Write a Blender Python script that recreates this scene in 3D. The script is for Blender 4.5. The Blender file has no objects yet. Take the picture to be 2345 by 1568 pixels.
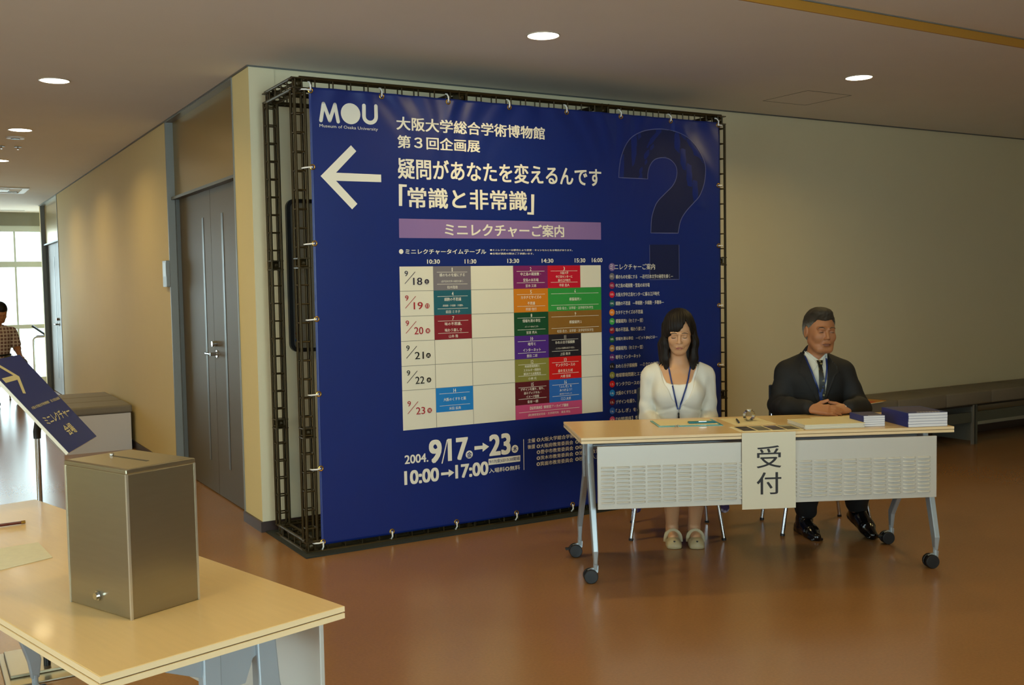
import bpy, bmesh, math, random
import numpy as np
from mathutils import Vector, Matrix

S = bpy.context.scene
COL = S.collection
PI = math.pi
random.seed(7)

# ------------------------------------------------------------------ camera, world, light, exposure
FPX, YAW, PITCH, ROLL = 2335.36, math.radians(30.6619), math.radians(3.23997), math.radians(-1.02012)
fw = Vector((math.sin(YAW)*math.cos(PITCH), math.cos(YAW)*math.cos(PITCH), -math.sin(PITCH)))
r0 = Vector((math.cos(YAW), -math.sin(YAW), 0)); u0 = r0.cross(fw)
cr = math.cos(ROLL)*r0 + math.sin(ROLL)*u0
cu = -math.sin(ROLL)*r0 + math.cos(ROLL)*u0
cam = bpy.data.cameras.new('camera'); camo = bpy.data.objects.new('camera', cam); COL.objects.link(camo)
m = Matrix((cr, cu, -fw)).transposed().to_4x4(); m.translation = Vector((-1.7384, -5.8323, 1.42))
camo.matrix_world = m
cam.sensor_width = 36; cam.lens = 36*FPX/2345; cam.clip_start = .05; cam.clip_end = 200
S.camera = camo

w = bpy.data.worlds.new('sky'); S.world = w; w.use_nodes = True
bg = w.node_tree.nodes['Background']; bg.inputs[0].default_value = (.80, .93, 1, 1); bg.inputs[1].default_value = 6.0

S.view_settings.view_transform = 'Standard'; S.view_settings.look = 'None'
S.view_settings.exposure = 0.0; S.view_settings.gamma = 1.0; S.view_settings.use_curve_mapping = False
S.cycles.max_bounces = 8; S.cycles.diffuse_bounces = 4; S.cycles.glossy_bounces = 4
S.cycles.transmission_bounces = 6; S.cycles.transparent_max_bounces = 12
S.cycles.caustics_reflective = False; S.cycles.caustics_refractive = False
S.cycles.use_denoising = True; S.cycles.sample_clamp_indirect = 6

def area(name, loc, target, sx, sy, power, color, spread=PI):
    l = bpy.data.lights.new(name, 'AREA'); l.shape = 'RECTANGLE'; l.size = sx; l.size_y = sy
    l.energy = power; l.color = color; l.spread = spread
    o = bpy.data.objects.new(name, l); COL.objects.link(o); o.location = loc
    o.rotation_euler = (Vector(target)-Vector(loc)).to_track_quat('-Z', 'Y').to_euler()
    return o
DAY = (.72, .90, 1.0)
area('daylight_side_added', (-7.25, -4.6, 1.45), (0, -3.4, 2.3), 5.8, 2.1, 105, DAY)  # added daylight from an unseen side window, brightens and cools the ceiling
WARM = (1.0, .75, .28)
# daylight through the window wall behind the camera and the one at the corridor's end
area('daylight_near_window', (-1.0, -9.72, 1.5), (-.5, 0, 1.75), 2.6, 2.1, 49, DAY, math.radians(75))
area('daylight_corridor_end', (-1.6, 12.4, 1.5), (-1.6, 0, 1.0), 4.5, 2.3, 100, DAY)
DOWN = [(1.14, -1.347), (3.535, -1.323), (-.91, -1.2), (-.91, .912), (-.91, 3.039), (-.91, 5.137), (-.91, 7.0)]
DOWN_OFF = [(5.9, -4.4), (-2.9, -4.2), (-.7, -4.2), (1.5, -4.2), (3.7, -4.4), (-3.1, -1.3)]  # first one is added, unseen, to lift the far right of the wall
DOWN_W = 8.6

# ------------------------------------------------------------------ helpers
def lin(h):
    h = h.lstrip('#'); o = []
    for i in (0, 2, 4):
        c = int(h[i:i+2], 16)/255
        o.append(c/12.92 if c <= .04045 else ((c+.055)/1.055)**2.4)
    return tuple(o)+(1,)
MATS = {}
def mat(name, col, rough=.5, metal=0., var=0., scale=20., bump=0., spec=None, coat=0., stretch=None, emis=None, sss=0.):
    if name in MATS: return MATS[name]
    M = bpy.data.materials.new(name); M.use_nodes = True; nt = M.node_tree; b = nt.nodes['Principled BSDF']
    c = lin(col) if isinstance(col, str) else tuple(col)+(1,)
    b.inputs['Base Color'].default_value = c; b.inputs['Roughness'].default_value = rough
    b.inputs['Metallic'].default_value = metal
    if spec is not None: b.inputs['Specular IOR Level'].default_value = spec
    if coat: b.inputs['Coat Weight'].default_value = coat; b.inputs['Coat Roughness'].default_value = .08
    if sss:
        b.inputs['Subsurface Weight'].default_value = sss; b.inputs['Subsurface Radius'].default_value = (.9, .35, .2)
        b.inputs['Subsurface Scale'].default_value = .008
    if emis: b.inputs['Emission Color'].default_value = lin(emis[0]); b.inputs['Emission Strength'].default_value = emis[1]
    if var or bump:
        tc = nt.nodes.new('ShaderNodeTexCoord'); mp = nt.nodes.new('ShaderNodeMapping')
        nt.links.new(tc.outputs['Object'], mp.inputs[0])
        if stretch: mp.inputs['Scale'].default_value = stretch
        n = nt.nodes.new('ShaderNodeTexNoise'); n.inputs['Scale'].default_value = scale; n.inputs['Detail'].default_value = 5
        nt.links.new(mp.outputs[0], n.inputs['Vector'])
        if var:
            mx = nt.nodes.new('ShaderNodeMix'); mx.data_type = 'RGBA'
            mx.inputs[6].default_value = tuple(v*(1-var) for v in c[:3])+(1,)
            mx.inputs[7].default_value = tuple(min(1, v*(1+var)) for v in c[:3])+(1,)
            nt.links.new(n.outputs[0], mx.inputs[0]); nt.links.new(mx.outputs[2], b.inputs['Base Color'])
        if bump:
            bp = nt.nodes.new('ShaderNodeBump'); bp.inputs['Strength'].default_value = bump; bp.inputs['Distance'].default_value = .002
            nt.links.new(n.outputs[0], bp.inputs['Height']); nt.links.new(bp.outputs[0], b.inputs['Normal'])
    MATS[name] = M
    return M

class MB:
    def __init__(s): s.v = []; s.f = []; s.mi = []; s.cur = 0
    def add(s, vs, fs):
        b = len(s.v); s.v += [tuple(v) for v in vs]; s.f += [tuple(b+i for i in f) for f in fs]; s.mi += [s.cur]*len(fs); return s
    def box(s, x0, x1, y0, y1, z0, z1):
        return s.add([(x0,y0,z0),(x1,y0,z0),(x1,y1,z0),(x0,y1,z0),(x0,y0,z1),(x1,y0,z1),(x1,y1,z1),(x0,y1,z1)],
                     [(0,3,2,1),(4,5,6,7),(0,1,5,4),(1,2,6,5),(2,3,7,6),(3,0,4,7)])
    def tube(s, pts, r, n=10, cap=True, flat=None, up=None):
        pts = [Vector(p) for p in pts]; k = len(pts)
        rs = r if isinstance(r, (list, tuple)) else [r]*k
        vs = []
        t0 = (pts[1]-pts[0]).normalized(); ref = Vector(up) if up else (Vector((0,0,1)) if abs(t0.z) < .9 else Vector((1,0,0)))
        for i, p in enumerate(pts):
            if i == 0: t = pts[1]-pts[0]
            elif i == k-1: t = pts[-1]-pts[-2]
            else: t = (pts[i+1]-p).normalized()+(p-pts[i-1]).normalized()
            t.normalize(); a = ref.cross(t)
            if a.length < 1e-4: a = Vector((1,0,0)).cross(t)
            a.normalize(); b = t.cross(a).normalized(); 
            if not up: ref = b
            fx, fy = flat if flat else (1, 1)
            for j in range(n):
                q = 2*PI*j/n+(PI/4 if n == 4 else 0); vs.append(p+a*math.cos(q)*rs[i]*fx+b*math.sin(q)*rs[i]*fy)
        fs = [(i*n+j, i*n+(j+1) % n, (i+1)*n+(j+1) % n, (i+1)*n+j) for i in range(k-1) for j in range(n)]
        if cap: fs += [tuple(reversed(range(n))), tuple((k-1)*n+j for j in range(n))]
        return s.add(vs, fs)
    def prism(s, poly, axis, a0, a1):
        n = len(poly)
        def P(p, a):
            return {'x': (a, p[0], p[1]), 'y': (p[0], a, p[1]), 'z': (p[0], p[1], a)}[axis]
        return s.add([P(p, a0) for p in poly]+[P(p, a1) for p in poly],
                     [tuple(range(n)), tuple(reversed(range(n, 2*n)))]+[(i, n+i, n+(i+1) % n, (i+1) % n) for i in range(n)])
    def torus(s, c, R, r, axis='y', n=20, m=8):
        vs = []; ax = {'x': (1,2,0), 'y': (0,2,1), 'z': (0,1,2)}[axis]
        for i in range(n):
            a = 2*PI*i/n
            for j in range(m):
                b = 2*PI*j/m; q = [0,0,0]; rr = R+r*math.cos(b)
                q[ax[0]] = rr*math.cos(a); q[ax[1]] = rr*math.sin(a); q[ax[2]] = r*math.sin(b)
                vs.append((c[0]+q[0], c[1]+q[1], c[2]+q[2]))
        return s.add(vs, [(i*m+j, ((i+1) % n)*m+j, ((i+1) % n)*m+(j+1) % m, i*m+(j+1) % m) for i in range(n) for j in range(m)])
    def sphere(s, c, r, n=14, m=9):
        r = r if isinstance(r, (tuple, list)) else (r, r, r); vs = []
        for i in range(m+1):
            t = PI*i/m
            for j in range(n):
                a = 2*PI*j/n; vs.append((c[0]+r[0]*math.sin(t)*math.cos(a), c[1]+r[1]*math.sin(t)*math.sin(a), c[2]+r[2]*math.cos(t)))
        return s.add(vs, [(i*n+j, (i+1)*n+j, (i+1)*n+(j+1) % n, i*n+(j+1) % n) for i in range(m) for j in range(n)])
    def build(s, name, mats, parent=None, smooth=False, bevel=0., loc=None, rot=None):
        me = bpy.data.meshes.new(name); me.from_pydata(s.v, [], s.f)
        ms = mats if isinstance(mats, (list, tuple)) else [mats]
        for q in ms: me.materials.append(q)
        if len(ms) > 1: me.polygons.foreach_set('material_index', s.mi)
        bm = bmesh.new(); bm.from_mesh(me); bmesh.ops.recalc_face_normals(bm, faces=bm.faces)
        bm.to_mesh(me); bm.free()
        if smooth:
            me.polygons.foreach_set('use_smooth', [True]*len(me.polygons))
            me.set_sharp_from_angle(angle=math.radians(smooth if smooth > 1 else 40))
        me.update()
        o = bpy.data.objects.new(name, me); COL.objects.link(o)
        if bevel:
            b = o.modifiers.new('bevel', 'BEVEL'); b.width = bevel; b.segments = 2; b.limit_method = 'ANGLE'
        if parent: o.parent = parent
        if loc: o.location = loc
        if rot: o.rotation_euler = rot
        return o

def tag(o, label, cat, group=None, kind=None):
    if label: o['label'] = label
    if cat: o['category'] = cat
    if group: o['group'] = group
    if kind: o['kind'] = kind
    return o
def thing(name, label, cat, loc=(0,0,0), rz=0, group=None):
    o = bpy.data.objects.new(name, None); o.empty_display_size = .1; COL.objects.link(o)
    o.location = loc; o.rotation_euler = (0, 0, rz); return tag(o, label, cat, group)
def struct(o): o['kind'] = 'structure'; return o
def dup(o, parent=None, loc=None):
    c = o.copy(); COL.objects.link(c)
    if parent: c.parent = parent
    if loc is not None: c.location = loc
    return c
def dup_tree(root, loc, rz=None, label=None):
    r = root.copy(); COL.objects.link(r); r.location = loc
    if rz is not None: r.rotation_euler = (0, 0, rz)
    if label: r['label'] = label
    for ch in list(root.children):
        c = dup(ch, r)
        for g in ch.children: dup(g, c)
    return r

def glyph_mesh(s, x0, x1, z0, z1, bold, mname, res=3):
    """flat lettering, as vertices in (x, z), fitted to its printed box"""
    cu_ = bpy.data.curves.new(mname, 'FONT'); cu_.body = s; cu_.resolution_u = res
    cu_.offset = 0
    o = bpy.data.objects.new(mname, cu_); COL.objects.link(o)
    dg = bpy.context.evaluated_depsgraph_get(); me = bpy.data.meshes.new_from_object(o.evaluated_get(dg))
    bpy.data.objects.remove(o); bpy.data.curves.remove(cu_)
    n = len(me.vertices); co = np.empty(n*3, dtype=np.float32); me.vertices.foreach_get('co', co); co = co.reshape(-1, 3)
    a, b = co[:, 0].min(), co[:, 0].max(); c, d = co[:, 1].min(), co[:, 1].max()
    out = np.zeros_like(co); out[:, 0] = x0+(co[:, 0]-a)/(b-a)*(x1-x0); out[:, 2] = z0+(co[:, 1]-c)/(d-c)*(z1-z0)
    me.vertices.foreach_set('co', out.ravel()); me.materials.clear(); me.update()
    if bold:
        # heavier face: the strokes are printed several times with a slight offset
        hx = (b-a)/(x1-x0); d_ = (0, .011, .021, .034)[bold]/hx; dz = (0, .0, .014, .024)[bold]*(z1-z0)/(d-c)
        offs = [(-d_, 0), (d_, 0)] if bold == 1 else [(-d_, -dz), (d_, -dz), (d_, dz), (-d_, dz), (0, 0)]
        if bold == 3: offs += [(0, -dz), (0, dz), (-d_, 0), (d_, 0)]
        bm = bmesh.new()
        for i, (ox, oz) in enumerate(offs):
            k0 = len(bm.verts); bm.from_mesh(me); bm.verts.ensure_lookup_table()
            for v in bm.verts[k0:]: v.co.x += ox; v.co.z += oz; v.co.y = -.00008*i
        bm.to_mesh(me); bm.free(); n = len(me.vertices); out = np.empty(n*3, dtype=np.float32); me.vertices.foreach_get('co', out); out = out.reshape(-1, 3)
    return me, out

# ------------------------------------------------------------------ materials
M_ceil = mat('ceiling_board', '#e4dfd6', .9, var=.03, scale=3)
M_wall = mat('wall_paint', '#d9ceaa', .75, var=.02, scale=4, bump=.05)
M_wallc = mat('corridor_wall_cover', '#d6c084', .75, var=.02, scale=4, bump=.05)
M_base = mat('dark_baseboard', '#3a2b26', .4)
M_alu = mat('satin_aluminium', '#7f807a', .45, .25)
M_alud = mat('grey_steel_frame', '#5f615c', .45, .25)
M_doorleaf = mat('bronze_grey_door', '#54472e', .5, .15, var=.03, scale=2)
M_bronze = mat('bronze_panel', '#a08648', .3, .7, var=.04, scale=2)
M_slotface = mat('bronze_edge_face', '#b8842e', .5)
M_glassdark = mat('vision_strip_glass', '#39403e', .35, 0)
M_truss = mat('black_brown_truss_paint', '#3c3118', .33, .5)
M_matf = mat('dark_green_floor_mat', '#20241c', .8)
M_banner = mat('blue_vinyl_banner', '#0a246c', .35, var=.04, scale=2, spec=.5)
M_print_w = mat('printed_cream', '#ece6d4', .38)
M_brass = mat('brass_grommet', '#b89040', .25, .9)
M_tie = mat('white_cable_tie', '#f2efe8', .4)
M_wood = mat('maple_laminate', '#dfbf84', .3, var=.06, scale=6, stretch=(1, 14, 1), coat=.15)
M_edge = mat('pale_maple_edge', '#e6cda0', .4)
M_groove = mat('brown_groove', '#6e4c2c', .6)
M_legp = mat('silver_painted_leg', '#a9b3b8', .35, .35)
M_panel = mat('silver_white_panel', '#c9c6bb', .42, .15)
M_blk = mat('black_rubber', '#141414', .5)
M_dark = mat('dark_steel', '#2a2a28', .4, .5)
M_chrome = mat('chrome', '#c8ccd0', .12, 1.)
M_box = mat('brushed_steel', '#a39a82', .29, .92, var=.05, scale=8, stretch=(1, 1, 12))
M_paper = mat('white_paper', '#e6e0cc', .8)
M_cream = mat('cream_paper', '#dfd2a4', .8)
M_bench = mat('olive_grey_fabric', '#7a7262', .8, var=.08, scale=30, bump=.1)
M_benchb = mat('bench_side_panel', '#c9c4bd', .5)
M_navy = mat('navy_cover', '#1c2c72', .4)

def floor_mat():
    M = bpy.data.materials.new('glossy_brown_vinyl_floor'); M.use_nodes = True; nt = M.node_tree; b = nt.nodes['Principled BSDF']
    tc = nt.nodes.new('ShaderNodeTexCoord'); n = nt.nodes.new('ShaderNodeTexNoise'); n.inputs['Scale'].default_value = 1.3; n.inputs['Detail'].default_value = 6
    n2 = nt.nodes.new('ShaderNodeTexNoise'); n2.inputs['Scale'].default_value = 90; n2.inputs['Detail'].default_value = 3
    nt.links.new(tc.outputs['Object'], n.inputs['Vector']); nt.links.new(tc.outputs['Object'], n2.inputs['Vector'])
    mx = nt.nodes.new('ShaderNodeMix'); mx.data_type = 'RGBA'; mx.inputs[6].default_value = lin('#946a3e'); mx.inputs[7].default_value = lin('#a87a4c')
    nt.links.new(n.outputs[0], mx.inputs[0])
    m2 = nt.nodes.new('ShaderNodeMix'); m2.data_type = 'RGBA'; m2.blend_type = 'MULTIPLY'; m2.inputs[0].default_value = .25
    nt.links.new(mx.outputs[2], m2.inputs[6]); nt.links.new(n2.outputs[0], m2.inputs[7]); nt.links.new(m2.outputs[2], b.inputs['Base Color'])
    b.inputs['Roughness'].default_value = .22
    b.inputs['Specular IOR Level'].default_value = .5
    return M
M_floor = floor_mat()

# ------------------------------------------------------------------ setting
CH = 2.697
struct(MB().box(-7.2, 9.2, -10, 14.2, -.12, 0).build('floor', M_floor))
struct(MB().box(-7.2, 9.2, -2.3, 12.3, CH, CH+.16).build('ceiling', M_ceil))
up = MB(); up.box(-7.2, 9.2, -10, -2.318, CH+.051, CH+.16)
struct(up.build('ceiling_raised', M_ceil))
struct(MB().box(-7.2, 9.2, -2.312, -2.3005, CH+.0005, CH+.045).build('trim_1', M_slotface))
struct(MB().box(-7.2, 9.2, -2.318, -2.3005, CH+.045, CH+.052).build('trim_2', M_alu))

struct(MB().box(.15, 9.0, 0, .15, 0, CH).build('wall_back', M_wall))
# corridor wall (plane x = 0) with the two door recesses
wl = MB()
wl.box(0, .15, 0, .352, 0, CH); wl.box(0, .15, 2.155, 8.62, 0, CH); wl.box(0, .15, 10.46, 10.62, 0, CH)
wlo = struct(wl.build('wall_left', [M_wallc]))
# the end of the corridor wall that faces the hall belongs to the back wall's paint
struct(MB().box(0.0, .15, -.004, 0, 0, CH).build('wall_end', M_wall))
struct(MB().box(8.9, 9.05, -10, 0, 0, CH+.04).build('wall_right', M_wall))
wf = MB(); wf.box(-7.2, -2.3, -9.65, -9.5, 0, CH+.04); wf.box(.3, 9.05, -9.65, -9.5, 0, CH+.04); wf.box(-2.3, .3, -9.65, -9.5, 0, .35); wf.box(-2.3, .3, -9.65, -9.5, 2.6, CH+.04)
struct(wf.build('wall_front', M_wall))
ws = MB(); ws.box(-7.2, -7.05, -9.65, -7.5, 0, CH+.04); ws.box(-7.2, -7.05, -1.7, 0, 0, CH+.04); ws.box(-7.2, -7.05, -7.5, -1.7, 0, .35); ws.box(-7.2, -7.05, -7.5, -1.7, 2.55, CH+.04)
struct(ws.build('wall_side', M_wall))
wc = MB(); wc.box(-7.2, -3.2, 0, .15, 0, CH); wc.box(-3.35, -3.2, .15, 12.1, 0, CH)
struct(wc.build('wall_corridor', M_wallc))
struct(MB().box(3.0, 3.15, 10.62, 12.1, 0, CH).build('wall_far', M_wall))
struct(MB().box(.15, 3.0, 10.5, 10.62, 0, CH).build('wall_alcove', M_wall))
struct(MB().box(0, .35, -.012, -.0045, 0, .062).build('baseboard_back', M_base))
struct(MB().box(.35, 8.9, -.012, 0, 0, .062).build('baseboard_back', M_base))
bl = MB(); bl.box(-.012, 0, -.012, .35, 0, .062); bl.box(-.012, 0, 2.157, 8.6, 0, .062)
struct(bl.build('baseboard_left', M_base))
# ceiling shadow-gap trim along the walls
tr = MB(); tr.box(0, 8.9, -.012, -.0045, CH-.008, CH); tr.box(-.01, 0, -.012, 10.6, CH-.008, CH)
struct(tr.build('trim_3', M_alud))
# access hatch in the ceiling: a fine recessed outline
hm = MB(); x0, x1, y0, y1 = 3.575, 4.0, -.86, -.435
for a in ((x0, x1, y0-.002, y0+.002), (x0, x1, y1-.002, y1+.002), (x0-.002, x0+.002, y0, y1), (x1-.002, x1+.002, y0, y1)):
    hm.box(a[0], a[1], a[2], a[3], CH-.0015, CH-.0002)
struct(hm.build('trim_4', M_alud))
struct(MB().box(-3.2, -.1, 11.6, 11.62, CH-.004, CH-.0003).build('trim_5', M_alud))

def make_door(n, ya, yb, hz=2.105, slots=(.222, 1.925)):
    """double leaf door in a recess of the corridor wall, with the transom panel above"""
    root = bpy.data.objects.new('door_%d' % n, None); COL.objects.link(root); struct(root)
    X = .082
    f = MB(); f.box(-.004, X, yb-.006, yb-.0005, 0, CH-.002); f.box(-.004, X, ya+.0005, ya+.006, 0, CH-.002); f.box(-.004, X, ya, yb, CH-.014, CH-.003)
    f.box(-.006, .0, yb, yb+.016, 0, CH-.002); f.box(-.006, 0, ya-.016, ya, 0, CH-.002)
    f.build('door_frame', M_alu, root)
    f = MB(); f.box(.046, X, yb-.045, yb, 0, hz); f.box(.046, X, ya, ya+.03, 0, hz); f.build('inner_jamb', M_alud, root)
    MB().box(.05, X+.02, ya, yb, hz+.02, CH-.014).build('transom_panel', M_bronze, root)
    MB().box(.02, X, ya, yb, hz, hz+.02).build('door_head', M_alud, root)
    mid = (ya+yb)/2-.03 if n == 1 else (ya+yb)/2
    for (p, q, sy) in ((ya+.03, mid-.003, .32), (mid+.003, yb-.045, .30)):
        leaf = MB().box(X-.01, X+.03, p, q, .008, hz).build('door_leaf', M_doorleaf, root)
        c = (p+.25) if p < mid-.1 else (p+.21)
        if n == 1: c = .93 if p < 1 else 1.435
        MB().box(X-.0125, X-.0095, c-.022, c+.022, slots[0], slots[1]).build('vision_strip', M_glassdark, leaf)
    h = MB(); h.tube([(X-.012, mid-.06, .985), (X-.06, mid-.06, .985)], .011, 12); h.tube([(X-.055, mid-.06, .985), (X-.06, mid+.05, .985), (X-.045, mid+.07, .985)], .009, 12)
    h.tube([(X-.010, mid-.06, .985), (X-.016, mid-.06, .985)], .026, 18)
    h.build('door_handle', M_chrome, root, smooth=True)
    h = MB(); h.tube([(X-.010, mid-.06, 1.055), (X-.045, mid-.06, 1.055)], .019, 16); h.build('door_lock', M_chrome, root, smooth=True)
    return root
make_door(1, .352, 2.155)
make_door(2, 8.62, 10.46)

# ---- windows
M_winframe = mat('pale_window_frame', '#cfd6cf', .5, .1)
M_winhead = mat('grey_blind_box', '#868578', .7)
def glass():
    M = bpy.data.materials.new('window_glass'); M.use_nodes = True; nt = M.node_tree; nt.nodes.remove(nt.nodes['Principled BSDF'])
    t = nt.nodes.new('ShaderNodeBsdfTransparent'); t.inputs[0].default_value = (.93, .97, .96, 1)
    g = nt.nodes.new('ShaderNodeBsdfGlossy'); g.inputs['Roughness'].default_value = .02
    x = nt.nodes.new('ShaderNodeMixShader'); x.inputs[0].default_value = .06
    nt.links.new(t.outputs[0], x.inputs[1]); nt.links.new(g.outputs[0], x.inputs[2]); nt.links.new(x.outputs[0], nt.nodes['Material Output'].inputs[0])
    return M
M_glass = glass()
win = bpy.data.objects.new('window_1', None); COL.objects.link(win); struct(win)
Y = 12.1
MB().box(-3.2, 3.0, Y-.05, Y+.12, 2.49, CH).build('blind_box', M_winhead, win)
f = MB(); f.box(-3.2, 3.0, Y-.03, Y+.06, 2.395, 2.49); f.box(-3.2, 3.0, Y-.03, Y+.06, 0, .08)
f.build('window_frame', M_winframe, win)
MB().box(-3.2, 3.0, Y-.03, Y+.06, 1.835, 1.925).build('transom', M_winframe, win)
MB().box(-3.2, 3.0, Y-.03, Y+.06, .86, .925).build('rail', M_winframe, win)
for x in (-2.7, -1.45, -.22, 1.02, 2.3):
    MB().box(x-.014, x+.014, Y, Y+.05, .08, 2.395).build('mullion', M_winframe, win)
MB().box(-3.2, 3.0, Y+.02, Y+.026, .08, 2.395).build('window_pane', M_glass, win)
win2 = bpy.data.objects.new('window_2', None); COL.objects.link(win2); struct(win2)
f = MB()
for a, b in ((-2.3, -2.24), (-1.03, -.97), (.24, .3)): f.box(a, b, -9.62, -9.53, .35, 2.6)
f.box(-2.3, .3, -9.62, -9.53, .35, .42); f.box(-2.3, .3, -9.62, -9.53, 2.53, 2.6); f.build('window_frame', M_winframe, win2)
MB().box(-2.3, .3, -9.58, -9.574, .4, 2.55).build('window_pane', M_glass, win2)
win3 = bpy.data.objects.new('window_3_added', None); COL.objects.link(win3); struct(win3)  # unseen window added on the hall's left to carry the extra daylight
f = MB()
for a in (-7.5, -5.6, -3.66, -1.76): f.box(-7.17, -7.08, a, a+.06, .35, 2.55)
f.box(-7.17, -7.08, -7.5, -1.7, .35, .42); f.box(-7.17, -7.08, -7.5, -1.7, 2.48, 2.55); f.build('window_frame', M_winframe, win3)
MB().box(-7.13, -7.124, -7.5, -1.7, .4, 2.5).build('window_pane', M_glass, win3)
# pale street outside the corridor's end: pavement, parapet and a far pale block
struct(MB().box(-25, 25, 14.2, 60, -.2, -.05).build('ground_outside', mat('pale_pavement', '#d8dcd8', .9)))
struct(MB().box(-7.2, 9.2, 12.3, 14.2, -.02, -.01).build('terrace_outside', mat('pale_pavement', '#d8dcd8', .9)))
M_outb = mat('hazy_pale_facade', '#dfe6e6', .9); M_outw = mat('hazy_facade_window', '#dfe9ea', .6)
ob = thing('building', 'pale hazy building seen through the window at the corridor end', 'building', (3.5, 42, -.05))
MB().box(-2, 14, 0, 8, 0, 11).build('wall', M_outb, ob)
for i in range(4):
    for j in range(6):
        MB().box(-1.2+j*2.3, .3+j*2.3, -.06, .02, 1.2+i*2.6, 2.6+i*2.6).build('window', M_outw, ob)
rl = thing('guard_rail', 'pale road guard rail outside beyond the corridor window', 'railing', (0, 24, -.05))
r_ = MB(); r_.box(-12, 6, -.05, .05, .75, 1.0); r_.build('rail', M_outw, rl)
for i in range(7): MB().box(-12+i*2.9, -11.9+i*2.9, .05, .12, 0, .9).build('post', M_outb, rl)

# ---- ceiling downlights
M_lamp = mat('lit_lamp', '#ffffff', .5, emis=('#fff3dc', 14.))
M_lrim = mat('downlight_rim', '#cfc6b4', .3, .4)
def downlight(x, y, label, vis=True, z=CH):
    t = thing('downlight', label, 'ceiling light', (x, y, z), 0, 'round ceiling downlights')
    MB().torus((0, 0, -.001), .084, .0045, 'z', 36, 8).build('rim', M_lrim, t, smooth=True)
    MB().tube([(0, 0, -.0035), (0, 0, .004)], .079, 36).build('lamp', M_lamp, t)
    l = bpy.data.lights.new('downlight_glow', 'AREA'); l.shape = 'DISK'; l.size = .15; l.energy = DOWN_W; l.color = WARM; l.spread = math.radians(150)
    o = bpy.data.objects.new('downlight_glow', l); COL.objects.link(o); o.parent = t; o.location = (0, 0, -.008)
    return t
DL = ['round lit downlight above the blue banner, in the middle of the ceiling', 'round lit downlight above the man in the dark suit, right of the hatch outline',
      'lit downlight in the ceiling nearest to the camera, at the photo top left edge', 'nearest fully seen lit downlight of the corridor row, upper left',
      'second lit downlight along the corridor, with a small disc just behind it', 'third lit downlight along the corridor, cut by the left edge of the photo',
      'farthest lit downlight of the corridor row, near the air outlet']
for (x, y), s in zip(DOWN, DL): downlight(x, y, s)
for i, (x, y) in enumerate(DOWN_OFF):
    o = downlight(x, y, 'lit downlight in the hall ceiling outside the picture', z=CH if y > -2.3 else CH+.045)
    o['label'] = 'round lit downlight in the hall ceiling out of the picture, ' + ['far right near side, added to brighten the right wall', 'far left near side', 'above the steel box', 'above the open floor', 'right near side', 'left of the corridor row'][i]
t = thing('ceiling_disc', 'small round white ceiling disc just behind the second corridor downlight', 'ceiling fitting', (-.909, 3.476, CH))
MB().tube([(0, 0, 0), (0, 0, -.012)], [.075, .068], 28).build('disc', mat('white_fitting', '#dcdad2', .5), t, smooth=True)
MB().tube([(0, 0, -.012), (0, 0, -.016)], .035, 20).build('centre_grille', M_alud, t)
for k, x in enumerate((-.97, -.84)):
    t = thing('sprinkler', ['left', 'right'][k]+' tiny metal sprinkler head of the pair behind the white ceiling disc', 'sprinkler', (x, 4.07, CH))
    MB().tube([(0, 0, 0), (0, 0, -.005)], .03, 18).build('plate', M_alu, t); MB().tube([(0, 0, -.005), (0, 0, -.025)], .008, 10).build('head', M_chrome, t)
t = thing('air_outlet', 'square white air conditioning outlet in the corridor ceiling', 'air conditioner', (-.84, 8.2, CH))
M_ac = mat('white_plastic', '#e2e4e0', .5)
o_ = MB(); o_.box(-.45, .45, -.36, -.30, -.014, 0); o_.box(-.45, .45, .30, .36, -.014, 0); o_.box(-.45, -.38, -.3, .3, -.014, 0); o_.box(.38, .45, -.3, .3, -.014, 0); o_.build('cover_frame', M_ac, t)
MB().box(-.25, .25, -.18, .18, -.014, 0).build('intake_grille', M_ac, t)
for a in ((-.36, .36, -.27, -.21), (-.36, .36, .21, .27)):
    MB().box(*a, -.006, 0).build('outlet_slot', M_alud, t)

# ---- small wall things
t = thing('room_sign', 'small silver room sign on the corridor wall left of the double door', 'sign', (0, 2.235, 1.55))
MB().box(-.03, -.0005, -.065, .065, -.10, .10).build('sign_box', M_alu, t, bevel=.002)
MB().box(-.0315, -.03, -.055, .055, -.02, .085).build('name_plate', mat('grey_plate', '#8c9088', .4), t)
t = thing('notice_board', 'grey pinboard with rounded black rim on the wall behind the truss', 'board', (.19, -.006, 1.047))
def rrect(x0, x1, z0, z1, r, n=6):
    o = []
    for cx_, cz_, a0 in ((x1-r, z1-r, 0), (x0+r, z1-r, 90), (x0+r, z0+r, 180), (x1-r, z0+r, 270)):
        for i in range(n+1):
            a = math.radians(a0+90*i/n); o.append((cx_+r*math.cos(a), cz_+r*math.sin(a)))
    return o
f = MB(); A = rrect(0, 1.25, 0, .896, .05); B = rrect(.022, 1.228, .022, .874, .03); n = len(A)
vs = [(p[0], y, p[1]) for y in (-.03, 0) for P_ in (A, B) for p in P_]
fs = []
for i in range(n):
    j = (i+1) % n; fs += [(i, j, n+j, n+i), (2*n+i, 3*n+i, 3*n+j, 2*n+j), (i, 2*n+i, 2*n+j, j), (n+i, n+j, 3*n+j, 3*n+i)]
f.add(vs, fs).build('rim', M_blk, t, smooth=30)
MB().prism(B, 'y', -.014, 0).build('panel', mat('grey_perforated_board', '#8e8d80', .6, var=.12, scale=160), t)
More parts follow.
